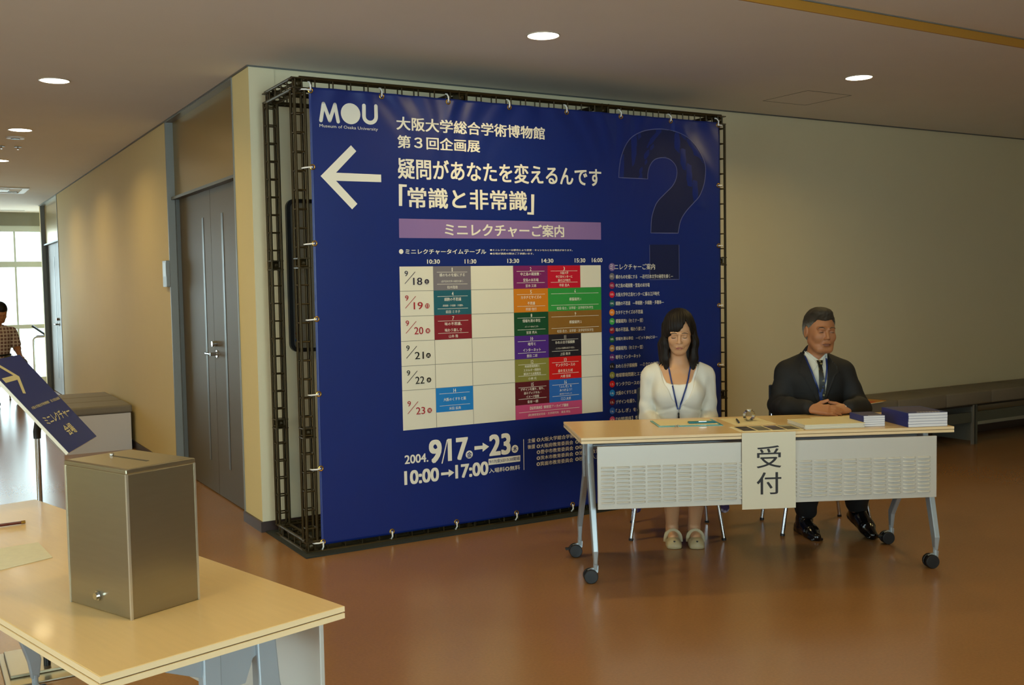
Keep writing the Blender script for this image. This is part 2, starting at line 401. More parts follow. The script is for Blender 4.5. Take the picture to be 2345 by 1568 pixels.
for z, c, lb, r in ((1.155, '#8a1420', 'upper of the two dark red round magnets on the pinboard', .009), (1.137, '#8a1420', 'lower dark red round magnet, touching the blue one', .009), (1.115, '#1f5cc0', 'bright blue round magnet below the red ones on the pinboard', .0115), (1.52, '#2a5ca8', 'tiny blue pin high on the pinboard', .005)):
    tag(MB().sphere((0, 0, 0), (r, .008, r)).build('magnet', mat('magnet_'+c[1:], c, .25), None, smooth=True, loc=(.235 if z < 1.5 else .262, -.022, z)), lb, 'magnet')

# ---- floor mat
tag(MB().box(.012, 3.12, -.72, -.02, .0005, .008).build('floor_mat', M_matf), 'thin dark green mat under the black truss frame', 'mat')

# ---- truss frame
tf = thing('truss_frame', 'black lattice truss frame holding up the blue banner', 'frame', (0, 0, 0))
Wd = .057; RT = .0085
def ring_mesh(axis, name='rung'):
    h = Wd/2; c = [(-h, -h), (h, -h), (h, h), (-h, h)]; m_ = MB()
    for i in range(4):
        a, b = c[i], c[(i+1) % 4]
        P3 = lambda p: {'z': (p[0], p[1], 0), 'x': (0, p[0], p[1]), 'y': (p[0], 0, p[1])}[axis]
        m_.tube([P3(a), P3(b)], .004, 6)
    me = bpy.data.meshes.new(name); me.from_pydata(m_.v, [], m_.f); me.materials.append(M_truss); return me
RING = {a: ring_mesh(a) for a in 'xyz'}
def member(name, axis, p0, length, step=.1, off=.1, rungs=True):
    """lattice member: four chords along one axis with welded square rungs"""
    h = Wd/2; m_ = MB()
    for a, b in ((-h, -h), (h, -h), (h, h), (-h, h)):
        s0 = {'z': (a, b, 0), 'x': (0, a, b), 'y': (a, 0, b)}[axis]
        e = {'z': (a, b, length), 'x': (length, a, b), 'y': (a, length, b)}[axis]
        m_.tube([s0, e], RT, 8)
    o = m_.build(name, M_truss, tf, smooth=True, loc=p0)
    n = int((length-off)/step)+1; d = 'xyz'.index(axis)
    for i in range(n):
        q = off+i*step
        if q > length-.02: break
        r = bpy.data.objects.new('rung', RING[axis]); COL.objects.link(r); r.parent = o
        l = [0, 0, 0]; l[d] = q; r.location = l
    return o
def node(x, y, z, d):
    """bolted joint box between two modules"""
    h = Wd/2+.008; m_ = MB()
    for s in (-1, 1):
        a, b = sorted((s*.022, s*.028))
        if d == 'z': m_.box(-h, h, -h, h, a, b)
        elif d == 'x': m_.box(a, b, -h, h, -h, h)
        else: m_.box(-h, h, a, b, -h, h)
    m_.sphere((0, 0, 0), .026, 10, 6)
    for q in ((-.018, -.018), (.018, .018), (-.018, .018), (.018, -.018)):
        P3 = lambda t_: {'z': (q[0], q[1], t_), 'x': (t_, q[0], q[1]), 'y': (q[0], t_, q[1])}[d]
        m_.tube([P3(-.03), P3(.03)], .005, 6)
    return m_.build('joint', M_truss, tf, smooth=30, loc=(x, y, z))
XL, XM, XR2, XR = .0763, 1.0427, 2.040, 2.995
YF, YB = -.6098, -.1505
ZT, ZB = 2.492, .0375
for x in (XL, XR):
    for y in (YF, YB): member('column', 'z', (x, y, ZB+.03), ZT-ZB-.06, .1, .07)
for y in (YF, YB):
    for z in (ZT, ZB): member('beam', 'x', (XL, y, z), XR-XL, .1, .087)
for x in (XL, XM, XR2, XR):
    for z in (ZT, ZB):
        if z == ZB and XL < x < XR: continue
        member('cross_beam', 'y', (x, YF, z), YB-YF, .1, .08)
for x in (XL, XR):
    for y in (YF, YB):
        for z in (ZB, ZT): node(x, y, z, 'z')
        for z in (.651, 1.553): node(x, y, z, 'z')
for x in (XM, XR2):
    for y in (YF, YB):
        for z in (ZB, ZT): node(x, y, z, 'x')

# ---- banner
X0, X1, Z0, Z1 = .136, 3.0, .034, 2.48
GX = [.144+i*.4065 for i in range(8)]; GZ = [.048+i*.4025 for i in range(7)]
def wr(x, z):
    """relief of the hung vinyl: broad slack plus radial folds at the top ties"""
    b = .004*np.sin(2.3*x+1.1*z)+.003*np.sin(4.1*x-1.7*z+1)
    t = np.exp(-np.maximum(0, Z1-z)/.16)
    f = .0045*t*np.sin(36*x+(Z1-z)*26*np.sin(5.2*x+1.3)+1.0)
    d = np.exp(-((z-2.47+1.05*(x-2.62))/.06)**2)*(x > 2.6)*np.clip((3-x)/.1, 0, 1)*.008
    d2 = np.exp(-((z-2.44+2.2*(x-2.59))/.11)**2)*(x > 2.6)*(z > 1.9)*.006
    d3 = np.exp(-((x-1.0+.5*(2.46-z))/.03)**2)*np.exp(-(2.46-z)/.2)*.006
    return b*.8+f-d-d2-d3
YBN = -.616
KB = .9927
bn = thing('banner', 'large blue event banner with white Japanese lettering and timetable, tied in the truss', 'banner', (-1.7384*(1-KB), -5.8323*(1-KB)+YBN*KB, 1.42*(1-KB)))
bn.scale = (KB, KB, KB)
nx, nz = 220, 190
gx, gz = np.meshgrid(np.linspace(X0, X1, nx), np.linspace(Z0, Z1, nz))
co = np.stack([gx, wr(gx, gz), gz], -1).reshape(-1, 3)
ii = np.arange((nz-1)*nx).reshape(nz-1, nx)[:, :-1].ravel()
me = bpy.data.meshes.new('vinyl_sheet'); me.from_pydata(co.tolist(), [], np.stack([ii, ii+1, ii+nx+1, ii+nx], 1).tolist())
me.polygons.foreach_set('use_smooth', [True]*len(me.polygons)); me.materials.append(M_banner)
o = bpy.data.objects.new('vinyl_sheet', me); COL.objects.link(o); o.parent = bn
so = o.modifiers.new('s', 'SOLIDIFY'); so.thickness = .0012; so.offset = 1
def lift(co, e): return co[:, 0], wr(co[:, 0], co[:, 2])-e
PC = {'w': M_print_w, 'n': mat('printed_navy', '#1a2c70', .4)}
def pm(c):
    if c in PC: return PC[c]
    return mat('printed_'+c.lstrip('#'), c, .4)
def pl(poly, c, e=.0016, name='printed_shape', sub=0):
    """flat printed patch that follows the sheet"""
    bm = bmesh.new(); vs = [bm.verts.new((p[0], 0, p[1])) for p in poly]; bm.faces.new(vs)
    if sub:
        xs = [p[0] for p in poly]; zs = [p[1] for p in poly]
        for ax, lo, hi in ((0, min(xs), max(xs)), (2, min(zs), max(zs))):
            q = lo+sub
            while q < hi:
                n_ = [0, 0, 0]; n_[ax] = 1; c0 = [0, 0, 0]; c0[ax] = q
                bmesh.ops.bisect_plane(bm, geom=bm.verts[:]+bm.edges[:]+bm.faces[:], plane_co=c0, plane_no=n_); q += sub
    for v in bm.verts: v.co.y = float(wr(v.co.x, v.co.z))-e
    me = bpy.data.meshes.new(name); bm.to_mesh(me); bm.free(); me.materials.append(pm(c)); me.polygons.foreach_set('use_smooth', [True]*len(me.polygons))
    o = bpy.data.objects.new(name, me); COL.objects.link(o); o.parent = bn; return o
def line(pts, wd, c, e=.0026, name='printed_line', closed=False):
    pts = [Vector((p[0], p[1])) for p in pts]
    if not closed:
        q_ = [pts[0]]
        for a_, b_ in zip(pts[:-1], pts[1:]):
            k_ = max(1, int((b_-a_).length/.03)); q_ += [a_+(b_-a_)*(i+1)/k_ for i in range(k_)]
        pts = q_
    n = len(pts); L = []; R_ = []
    for i, p in enumerate(pts):
        if closed: t = (pts[(i+1) % n]-p).normalized()+(p-pts[i-1]).normalized()
        else:
            t = (pts[min(i+1, n-1)]-pts[max(i-1, 0)])
        t.normalize(); q = Vector((-t.y, t.x))*wd/2; L.append(p+q); R_.append(p-q)
    vs = L+R_; k = n if closed else n-1
    fs = [(i, (i+1) % n, n+(i+1) % n, n+i) for i in range(k)]
    me = bpy.data.meshes.new(name); me.from_pydata([(v.x, float(wr(v.x, v.y))-e, v.y) for v in vs], [], fs); me.materials.append(pm(c))
    o = bpy.data.objects.new(name, me); COL.objects.link(o); o.parent = bn; return o
def circ(cx_, cz_, r, n=28, rz=None): return [(cx_+r*math.cos(2*PI*i/n), cz_+(rz or r)*math.sin(2*PI*i/n)) for i in range(n)]
def txt(s, c, bold, x0, x1, z0, z1, e=.0034, parent=bn, res=3):
    me, co = glyph_mesh(s, x0, x1, z0, z1, bold, 'lettering', res)
    co[:, 1] += wr(co[:, 0], co[:, 2])-e
    me.vertices.foreach_set('co', co.ravel()); me.materials.append(pm(c)); me.update()
    o = bpy.data.objects.new('lettering', me); COL.objects.link(o); o.parent = parent; return o
TXT=[
('Museum of Osaka University', 'w', 0, 0.188, 0.522, 2.268, 2.289),
('大阪大学総合学術博物館', 'w', 2, 0.635, 1.606, 2.287, 2.359),
('第３回企画展', 'w', 2, 0.638, 1.158, 2.188, 2.257),
('疑問があなたを変えるんです', 'w', 2, 0.638, 2.018, 2.02, 2.132),
('常識と非常識', 'w', 2, 0.695, 1.469, 1.86, 1.972),
('ミニレクチャーご案内', 'w', 2, 0.922, 1.732, 1.704, 1.776),
('ミニレクチャータイムテーブル', 'w', 2, 0.672, 1.185, 1.601, 1.63),
('●ミニレクチャーは都合により変更・キャンセルとなる場合があります。', 'w', 1, 1.212, 1.794, 1.619, 1.631),
('●会場が満席の際はご了承願います。', 'w', 1, 1.212, 1.511, 1.598, 1.61),
('10:30', 'w', 2, 0.805, 0.884, 1.547, 1.571),
('11:30', 'w', 2, 1.044, 1.119, 1.547, 1.571),
('13:30', 'w', 2, 1.328, 1.408, 1.549, 1.573),
('14:30', 'w', 2, 1.568, 1.651, 1.549, 1.573),
('15:30', 'w', 2, 1.81, 1.889, 1.55, 1.575),
('16:00', 'w', 2, 1.94, 2.021, 1.551, 1.577),
('2004.', 'w', 2, 0.639, 0.783, 0.422, 0.47),
('9', 'w', 3, 0.795, 0.865, 0.413, 0.539),
('17', 'w', 3, 0.914, 1.036, 0.414, 0.536),
('23', 'w', 3, 1.187, 1.323, 0.415, 0.535),
('10:00', 'w', 3, 0.636, 0.846, 0.305, 0.38),
('17:00', 'w', 3, 0.958, 1.17, 0.306, 0.382),
('9/17(金)は13:30開場', 'n', 1, 1.181, 1.39, 0.365, 0.39),
('入場料◎無料', 'w', 1, 1.178, 1.391, 0.311, 0.339),
('主催', 'w', 1, 1.449, 1.502, 0.465, 0.491),
('後援', 'w', 1, 1.448, 1.501, 0.428, 0.454),
('◎大阪大学総合学術博物館', 'w', 1, 1.513, 1.877, 0.465, 0.491),
('◎大阪府教育委員会', 'w', 1, 1.512, 1.779, 0.426, 0.452),
('◎豊中市教育委員会', 'w', 1, 1.512, 1.779, 0.39, 0.416),
('◎茨木市教育委員会', 'w', 1, 1.511, 1.778, 0.354, 0.379),
('◎箕面市教育委員会', 'w', 1, 1.51, 1.777, 0.317, 0.343),
('◎大阪市教育委員会', 'w', 1, 1.796, 2.075, 0.426, 0.452),
('◎吹田市教育委員会', 'w', 1, 1.795, 2.075, 0.39, 0.416),
('◎池田市教育委員会', 'w', 1, 1.794, 2.074, 0.354, 0.38),
('◎社団法人大阪大学', 'w', 1, 1.794, 2.074, 0.318, 0.344),
('ミニレクチャーご案内', 'w', 1, 2.08, 2.441, 1.502, 1.54),
('横のものを縦にする\u3000―近代日本文学の秘密を解く―', 'w', 1, 2.124, 2.589, 1.445, 1.471),
('01.', 'w', 0, 2.082, 2.109, 1.455, 1.468),
('中之島の蔵屋敷・堂島の米市場', 'w', 1, 2.123, 2.395, 1.39, 1.416),
('02.', 'w', 0, 2.081, 2.109, 1.398, 1.411),
('大阪大学中之島センターに蘇る江戸時代', 'w', 1, 2.122, 2.475, 1.333, 1.359),
('03.', 'w', 0, 2.08, 2.108, 1.342, 1.354),
('細胞の不思議\u3000―単細胞・多細胞・多糖体―', 'w', 1, 2.121, 2.51, 1.277, 1.303),
('04.', 'w', 0, 2.08, 2.107, 1.285, 1.298),
('カタチとサイズの不思議', 'w', 1, 2.12, 2.337, 1.22, 1.246),
('05.', 'w', 0, 2.079, 2.106, 1.228, 1.241),
('模擬裁判1（セミナー室）', 'w', 1, 2.12, 2.337, 1.165, 1.191),
('06.', 'w', 0, 2.078, 2.105, 1.173, 1.186),
('味の不思議、味わう楽しさ', 'w', 1, 2.119, 2.354, 1.111, 1.137),
('07.', 'w', 0, 2.077, 2.104, 1.119, 1.132),
('情報を測る単位\u3000―ビット(Bit)とは―', 'w', 1, 2.118, 2.453, 1.052, 1.077),
('08.', 'w', 0, 2.076, 2.103, 1.059, 1.072),
('模擬裁判2（セミナー室）', 'w', 1, 2.117, 2.334, 0.993, 1.019),
('09.', 'w', 0, 2.075, 2.103, 1.001, 1.014),
('暗号とインターネット', 'w', 1, 2.116, 2.314, 0.937, 0.963),
('10.', 'w', 0, 2.074, 2.102, 0.945, 0.958),
('われら分子探検隊\u3000―ミクロの世界を分子で見る―', 'w', 1, 2.115, 2.609, 0.879, 0.905),
('11.', 'w', 0, 2.073, 2.101, 0.886, 0.899),
('地球環境問題とエネルギー問題を解決する太陽電池', 'w', 1, 2.114, 2.664, 0.822, 0.848),
('12.', 'w', 0, 2.073, 2.1, 0.829, 0.842),
('サンタクロースの島を支えた村', 'w', 1, 2.114, 2.443, 0.765, 0.791),
('13.', 'w', 0, 2.072, 2.099, 0.773, 0.786),
('大阪のくすりと薬', 'w', 1, 2.113, 2.276, 0.708, 0.734),
('14.', 'w', 0, 2.071, 2.098, 0.716, 0.729),
('デザインを護り、知り、創るディジタルイメージ技術', 'w', 1, 2.112, 2.632, 0.651, 0.677),
('15.', 'w', 0, 2.07, 2.097, 0.658, 0.671),
('「ふしぎ」をみつけよう！', 'w', 1, 2.111, 2.44, 0.593, 0.619),
('16.', 'w', 0, 2.069, 2.096, 0.601, 0.614),
('【協賛講座】懐徳堂アーカイブ講座', 'w', 1, 2.11, 2.549, 0.54, 0.566),
('◎', 'w', 0, 2.068, 2.096, 0.547, 0.56),
]

for s, c, b, x0, x1, z0, z1 in TXT:
    if s == '9/17(金)は13:30開場': continue
    txt(s, c, b, x0, x1, z0, z1, res=2 if z1-z0 < .04 else 4)
# logo
def stroke(pts, wd, c='w', caps=True):
    line(pts, wd, c, .0030)
    for p in (pts[0], pts[-1]): pl(circ(p[0], p[1], wd/2, 14), c, .0029)
for a_, b_ in (((.197, 2.308), (.213, 2.397)), ((.213, 2.397), (.246, 2.310)), ((.246, 2.310), (.277, 2.397)), ((.277, 2.397), (.294, 2.308))): stroke([a_, b_], .0195)
pl(circ(.366, 2.355, .056), 'w', .003)
stroke([(.443, 2.403), (.4425, 2.35)]+[(.4775-.035*math.cos(PI*i/12), 2.347-.033*math.sin(PI*i/12)) for i in range(13)]+[(.5125, 2.405)], .021)
# big arrow, corner brackets, purple bar
pl([(.187, 2.015), (.363, 2.186), (.393, 2.156), (.274, 2.036), (.535, 2.036), (.535, 1.995), (.273, 1.993), (.392, 1.873), (.361, 1.843)], 'w', .003)
pl([(.64, 1.988), (.689, 1.987), (.688, 1.974), (.661, 1.974), (.658, 1.868), (.638, 1.868)], 'w', .003)
pl([(1.502, 1.957), (1.524, 1.957), (1.518, 1.836), (1.472, 1.837), (1.472, 1.85), (1.5, 1.85)], 'w', .003)
pl([(.637, 1.798), (2.014, 1.798), (2.014, 1.691), (.636, 1.691)], '#8a6da0', .002, sub=.12)
pl(circ(.646, 1.6155, .0135), 'w', .003)
# question mark with a fine outline and faint blocks
Q = [(2.158, 2.082), (2.163, 2.144), (2.18, 2.217), (2.218, 2.291), (2.275, 2.347), (2.358, 2.384), (2.462, 2.403), (2.567, 2.404), (2.664, 2.384), (2.75, 2.344), (2.816, 2.282), (2.86, 2.208), (2.872, 2.141), (2.86, 2.064), (2.824, 1.995), (2.768, 1.938), (2.702, 1.878), (2.658, 1.818), (2.637, 1.738), (2.411, 1.737), (2.418, 1.827), (2.44, 1.893), (2.472, 1.943), (2.541, 2.001), (2.595, 2.046), (2.626, 2.097), (2.632, 2.148), (2.613, 2.188), (2.565, 2.218), (2.507, 2.223), (2.449, 2.208), (2.409, 2.167), (2.393, 2.121), (2.39, 2.082)]
def smooth(Q, keep):
    out = []; n = len(Q)
    for i in range(n):
        p0, p1, p2, p3 = Q[i-1], Q[i], Q[(i+1) % n], Q[(i+2) % n]
        if i in keep: p0 = p1
        if (i+1) % n in keep: p3 = p2
        for k in range(5):
            t = k/5; f_ = lambda a, b, c_, d: .5*((2*b)+(-a+c_)*t+(2*a-5*b+4*c_-d)*t*t+(-a+3*b-3*c_+d)*t**3)
            out.append((f_(p0[0], p1[0], p2[0], p3[0]), f_(p0[1], p1[1], p2[1], p3[1])))
    return out
QS = smooth(Q, {0, 18, 19, 33})
for x0, x1, z0, z1 in ((2.05, 2.3, 2.2, 2.45), (2.25, 2.62, 1.45, 1.72), (2.25, 2.5, 1.84, 2.06), (2.6, 2.93, 1.2, 1.5), (2.5, 2.75, 1.1, 1.34)):
    pl([(x0, z0), (x1, z0), (x1, z1), (x0, z1)], '#142a6c', .0008, sub=.1)
pl(QS, '#101c46', .0014, sub=.05); line(QS, .0055, '#5a5f8c', closed=True)
QD = [(2.4, 1.662), (2.643, 1.663), (2.642, 1.436), (2.399, 1.437)]
pl(QD, '#101c46', .0014, sub=.06); line(QD[:1]+QD[3:]+QD[2:3]+QD[1:2], .0045, '#5a5f8c')
# timetable
CX = [.634, .842, 1.081, 1.367, 1.609, 1.85, 2.009]; RZ = [1.532, 1.395, 1.254, 1.114, .974, .837, .612]
pl([(CX[0], RZ[0]), (CX[6], RZ[0]), (CX[6], RZ[6]), (CX[0], RZ[6])], '#e2dcc6', .0016, 'timetable_field', sub=.12)
for x in CX[1:5]+[CX[5]]: line([(x, RZ[0]), (x, RZ[6])], .0028, '#8c8878', .0022)
for z in RZ[1:6]: line([(CX[0], z), (CX[6], z)], .0028, '#8c8878', .0022)
CELLS = [
 (1, 2, 0, 1, '#7a7478', '1', ['横のものを縦にする', '-近代日本文学の秘密を解く-'], '柏木隆雄'),
 (3, 4, 0, 1, '#7a2060', '2', ['中之島の蔵屋敷・', '堂島の米市場'], '宮本 又郎'),
 (4, 5, 0, 1, '#c4102c', '3', ['大阪大学', '中之島センターに', '蘇る江戸時代'], '寺前 直人'),
 (1, 2, 1, 2, '#1c5c68', '4', ['細胞の不思議', '-単細胞・多細胞・多糖体-'], '前田 ミネ子'),
 (3, 4, 1, 2, '#d07c18', '5', ['カタチとサイズの', '不思議'], '阿部 信行'),
 (4, 6, 1, 2, '#309440', '6', ['模擬裁判 1'], '松田 岳士、法学部・法学研究科学生'),
 (1, 2, 2, 3, '#841824', '7', ['味の不思議、', '味わう楽しさ'], '山本 隆'),
 (3, 4, 2, 3, '#104828', '8', ['情報を測る単位', '-ビット(Bit)とは-'], '宮原 秀夫'),
 (4, 6, 2, 3, '#8a6024', '9', ['模擬裁判 2'], '松田 岳士、法学部・法学研究科学生'),
 (3, 4, 3, 4, '#4c2480', '10', ['暗号と', 'インターネット'], '豊田 二郎'),
 (4, 5, 3, 4, '#201c24', '11', ['われら分子探検隊', '-ミクロの世界を分子で見る-'], '上田 貴洋'),
 (3, 4, 4, 5, '#848038', '12', ['地球環境問題と', 'エネルギー問題を', '解決する太陽電池'], '小林 光'),
 (4, 5, 4, 5, '#cc1414', '13', ['サンタクロースの', '島を支えた村'], '大橋 哲郎'),
 (1, 2, 5, 5.62, '#187cc4', '14', ['大阪のくすりと薬'], '米田 該典'),
 (3, 4, 5, 5.62, '#581018', '15', ['デザインを護り、知り、', '創るディジタル・', 'イメージ技術'], '金谷 一朗'),
 (4, 5, 5, 5.62, '#2864b0', '16', ['「ふしぎ」を', 'みつけよう！', '-偏光板プラスチック-'], '江口 太郎')]
def rowz(r): return RZ[int(r)] if r == int(r) else .698
def cen(s, c, b, cx_, cz_, h, e=.0036, k=.92):
    wd = sum(.3 if q == '1' else .55 if ord(q) < 256 else 1 for q in s)*h*k
    if s == '1': wd = h*.2
    txt(s, c, b, cx_-wd/2, cx_+wd/2, cz_-h/2, cz_+h/2, e, res=1)
for c0, c1, ra, rb, col, num, tl, nm in CELLS:
    xa, xb, za, zb = CX[c0], CX[c1], rowz(ra), rowz(rb); xm = (xa+xb)/2; H = za-zb
    pl([(xa, za), (xb, za), (xb, zb), (xa, zb)], col, .0027, 'timetable_cell', sub=.13)
    cen(num, 'w', 1, xm, za-.14*H, .022)
    for q in (.245, .745): line([(xa+.022, za-q*H), (xb-.022, za-q*H)], .002, 'w', .0034)
    k = len(tl); hh = .0195 if k < 3 else .0165; pitch = .036 if k < 3 else .0225
    for i, s in enumerate(tl):
        small = s.startswith('-'); cen(s, 'w', 1 if not small else 0, xm, za-.495*H-(i-(k-1)/2)*pitch, hh*.62 if small else hh)
    cen(nm, 'w', 0, xm, za-.875*H, .018)
pl([(CX[3], .698), (CX[5], .698), (CX[5], .612), (CX[3], .612)], '#c44c78', .0027, 'timetable_cell', sub=.13)
cen('【協賛講座】懐徳堂アーカイブ講座', 'w', 1, 1.608, .675, .019); line([(1.39, .653), (1.83, .653)], .002, 'w', .0034)
cen('(財)懐徳堂記念会・文学研究科　湯浅 邦弘', 'w', 0, 1.608, .633, .017)
DW = ['土', '日', '祝', '火', '水', '祝']; DC = ['#241c34', '#a81c24', '#a81c24', '#14140f', '#14140f', '#a81c24']
for i in range(6):
    zt = RZ[i] if i < 5 else .80; c = DC[i]
    txt('9', c, 1, .664, .684, zt-.054, zt-.024, .0034); txt(str(18+i), c, 1, .716, .771, zt-.104, zt-.063, .0034)
    line([(.664, zt-.096), (.729, zt-.030)], .0032, c, .0034)
    pl(circ(.8, zt-.086, .0145, 18), c, .0034); txt(DW[i], '#e2dcc6', 1, .791, .809, zt-.095, zt-.077, .004)
# list circles
LC = ["#6f6a6e","#8e1a48","#c8102e","#1a5a5a","#e08018","#38a048","#8a1420","#145030","#9a7038","#5a2068","#181820","#8a8a3a","#d01010","#1a80c8","#701020","#2a60b0","#d0507a"]
pl(circ(2.096, 1.52, .025), '#7c6496', .0024)
for i, c in enumerate(LC): pl(circ(2.095-.0008*i, 1.461-.0567*i, .0215, 20), c, .0024)
# date block
pl([(.904, .536), (.911, .536), (.874, .401), (.867, .401)], 'w', .003)
for xo, a in ((0, 1), ):
    pl([(1.083, .481), (1.138, .48), (1.138, .497), (1.181, .47), (1.137, .443), (1.137, .46), (1.083, .459)], 'w', .003)
    pl([(.863, .349), (.912, .348), (.912, .364), (.948, .341), (.911, .319), (.911, .333), (.863, .333)], 'w', .003)
pl(circ(1.048, .436, .0235), 'w', .003); txt('金', 'n', 2, 1.032, 1.064, .42, .452, .0038)
pl(circ(1.358, .439, .0235), 'w', .003); txt('木', 'n', 2, 1.343, 1.373, .424, .454, .0038)
pl([(1.176, .397), (1.395, .397), (1.394, .36), (1.175, .36)], 'w', .003); txt('9/17(金)は13:30開場', 'n', 1, 1.181, 1.39, .365, .391, .0038, res=2)
line([(1.4195, .491), (1.4195, .305)], .004, 'w', .003)
# grommets and cable ties
gm = MB().torus((0, 0, 0), .0125, .0038, 'y', 18, 7); gmesh = None
def grommet(x, z, dirs):
    global gmesh
    y = float(wr(np.array(x), np.array(z)))-.002
    if gmesh is None:
        g = gm.build('grommet', M_brass, bn, smooth=True, loc=(x, y, z)); gmesh = g.data
    else:
        g = bpy.data.objects.new('grommet', gmesh); COL.objects.link(g); g.parent = bn; g.location = (x, y, z)
    for dx, dz in dirs:
        t = MB(); e = .045; t.tube([(x, y+.004, z), (x+dx*.006, y-.005, z+dz*.006), (x+dx*.026, y-.006, z+dz*.026), (x+dx*e, y+.012, z+dz*e), (x+dx*(e+.004), y+.03, z+dz*(e+.004))], .0042, 6)
        t.build('cable_tie', M_tie, bn, smooth=True)
for i, x in enumerate(GX):
    grommet(x, 2.462, [(0, 1)]+([(-1, .1)] if i == 0 else [(1, .0)] if i == 7 else []))
    grommet(x, .05, [(.0, -1)]+([(-1, -.1)] if i == 0 else [(1, -.1)] if i == 7 else []))
for z in GZ[1:6]: grommet(GX[0], z, [(-1, -.1)]); grommet(GX[7]-.005, z, [(1, 0)])

# ---- benches
def bench(label, loc, rz, n, L, W, top, padh, side_full, post=None):
    """local x along the bench, y across (0 = wall side, -W = front)"""
    t = thing('bench', label, 'bench', loc, rz)
    for i in range(n):
        a, b = i*L/n, (i+1)*L/n
        o = MB().box(a+.004, b-.004, .005, W, top-padh, top).build('seat_pad', M_bench, t)
        bv = o.modifiers.new('b', 'BEVEL'); bv.width = .022; bv.segments = 4
        o.data.polygons.foreach_set('use_smooth', [True]*len(o.data.polygons)); o.modifiers.new('wn', 'WEIGHTED_NORMAL')
    return t
# left bench in the corridor, boxed base
t = bench('low padded bench with white boxed base standing against the corridor wall', (-.02, 3.78, 0), PI/2, 3, 1.4, .60, .408, .075, True)
b_ = MB().box(.012, 1.39, .02, .585, .0, .332).build('base_box', M_benchb, t)
# right bench row along the back wall
t1 = thing('bench', 'long dark padded bench along the back wall, right of the man', 'bench', (4.42, -.012, 0))
for i in range(6):
    a = i*.6
    o = MB().box(a, a+.594, -.44, -.01, .34, .45).build('seat_pad', M_bench, t1)
    bv = o.modifiers.new('b', 'BEVEL'); bv.width = .014; bv.segments = 3
    o.data.polygons.foreach_set('use_smooth', [True]*len(o.data.polygons))
M_bp = mat('dark_bench_metal', '#5c625c', .45, .5)
MB().box(.0, 3.6, -.425, -.03, .325, .341).build('seat_support', M_dark, t1)
for x in (.05, 1.56, 3.5):
    MB().box(x, x+.02, -.41, -.03, .03, .325).build('end_panel', mat('bench_panel_olive', '#6f6f66', .5, .2), t1)
    MB().box(x-.006, x+.014, -.43, -.41, .0, .335).build('post', M_alu, t1)
    MB().box(x+.034, x+.058, -.43, -.41, .0, .335).build('post', M_bp, t1)
MB().box(1.62, 3.5, -.42, -.40, .19, .275).build('stretcher', M_bp, t1); MB().box(.1, 1.55, -.42, -.40, .19, .275).build('stretcher', M_bp, t1)
env = thing('envelope', 'orange and yellow paper envelope lying on the dark bench behind the man', 'paper', (4.72, -.36, .4505), .15)
MB().box(-.16, .16, -.1, .1, 0, .004).build('sheet', mat('amber_paper', '#c88a30', .7), env)
MB().box(-.16, .02, -.1, .05, .004, .0055).build('printed_patch', mat('orange_print', '#d0502c', .7), env)
MB().box(-.17, .1, -.12, .0, -.0003, .0).build('under_sheet', M_paper, env)

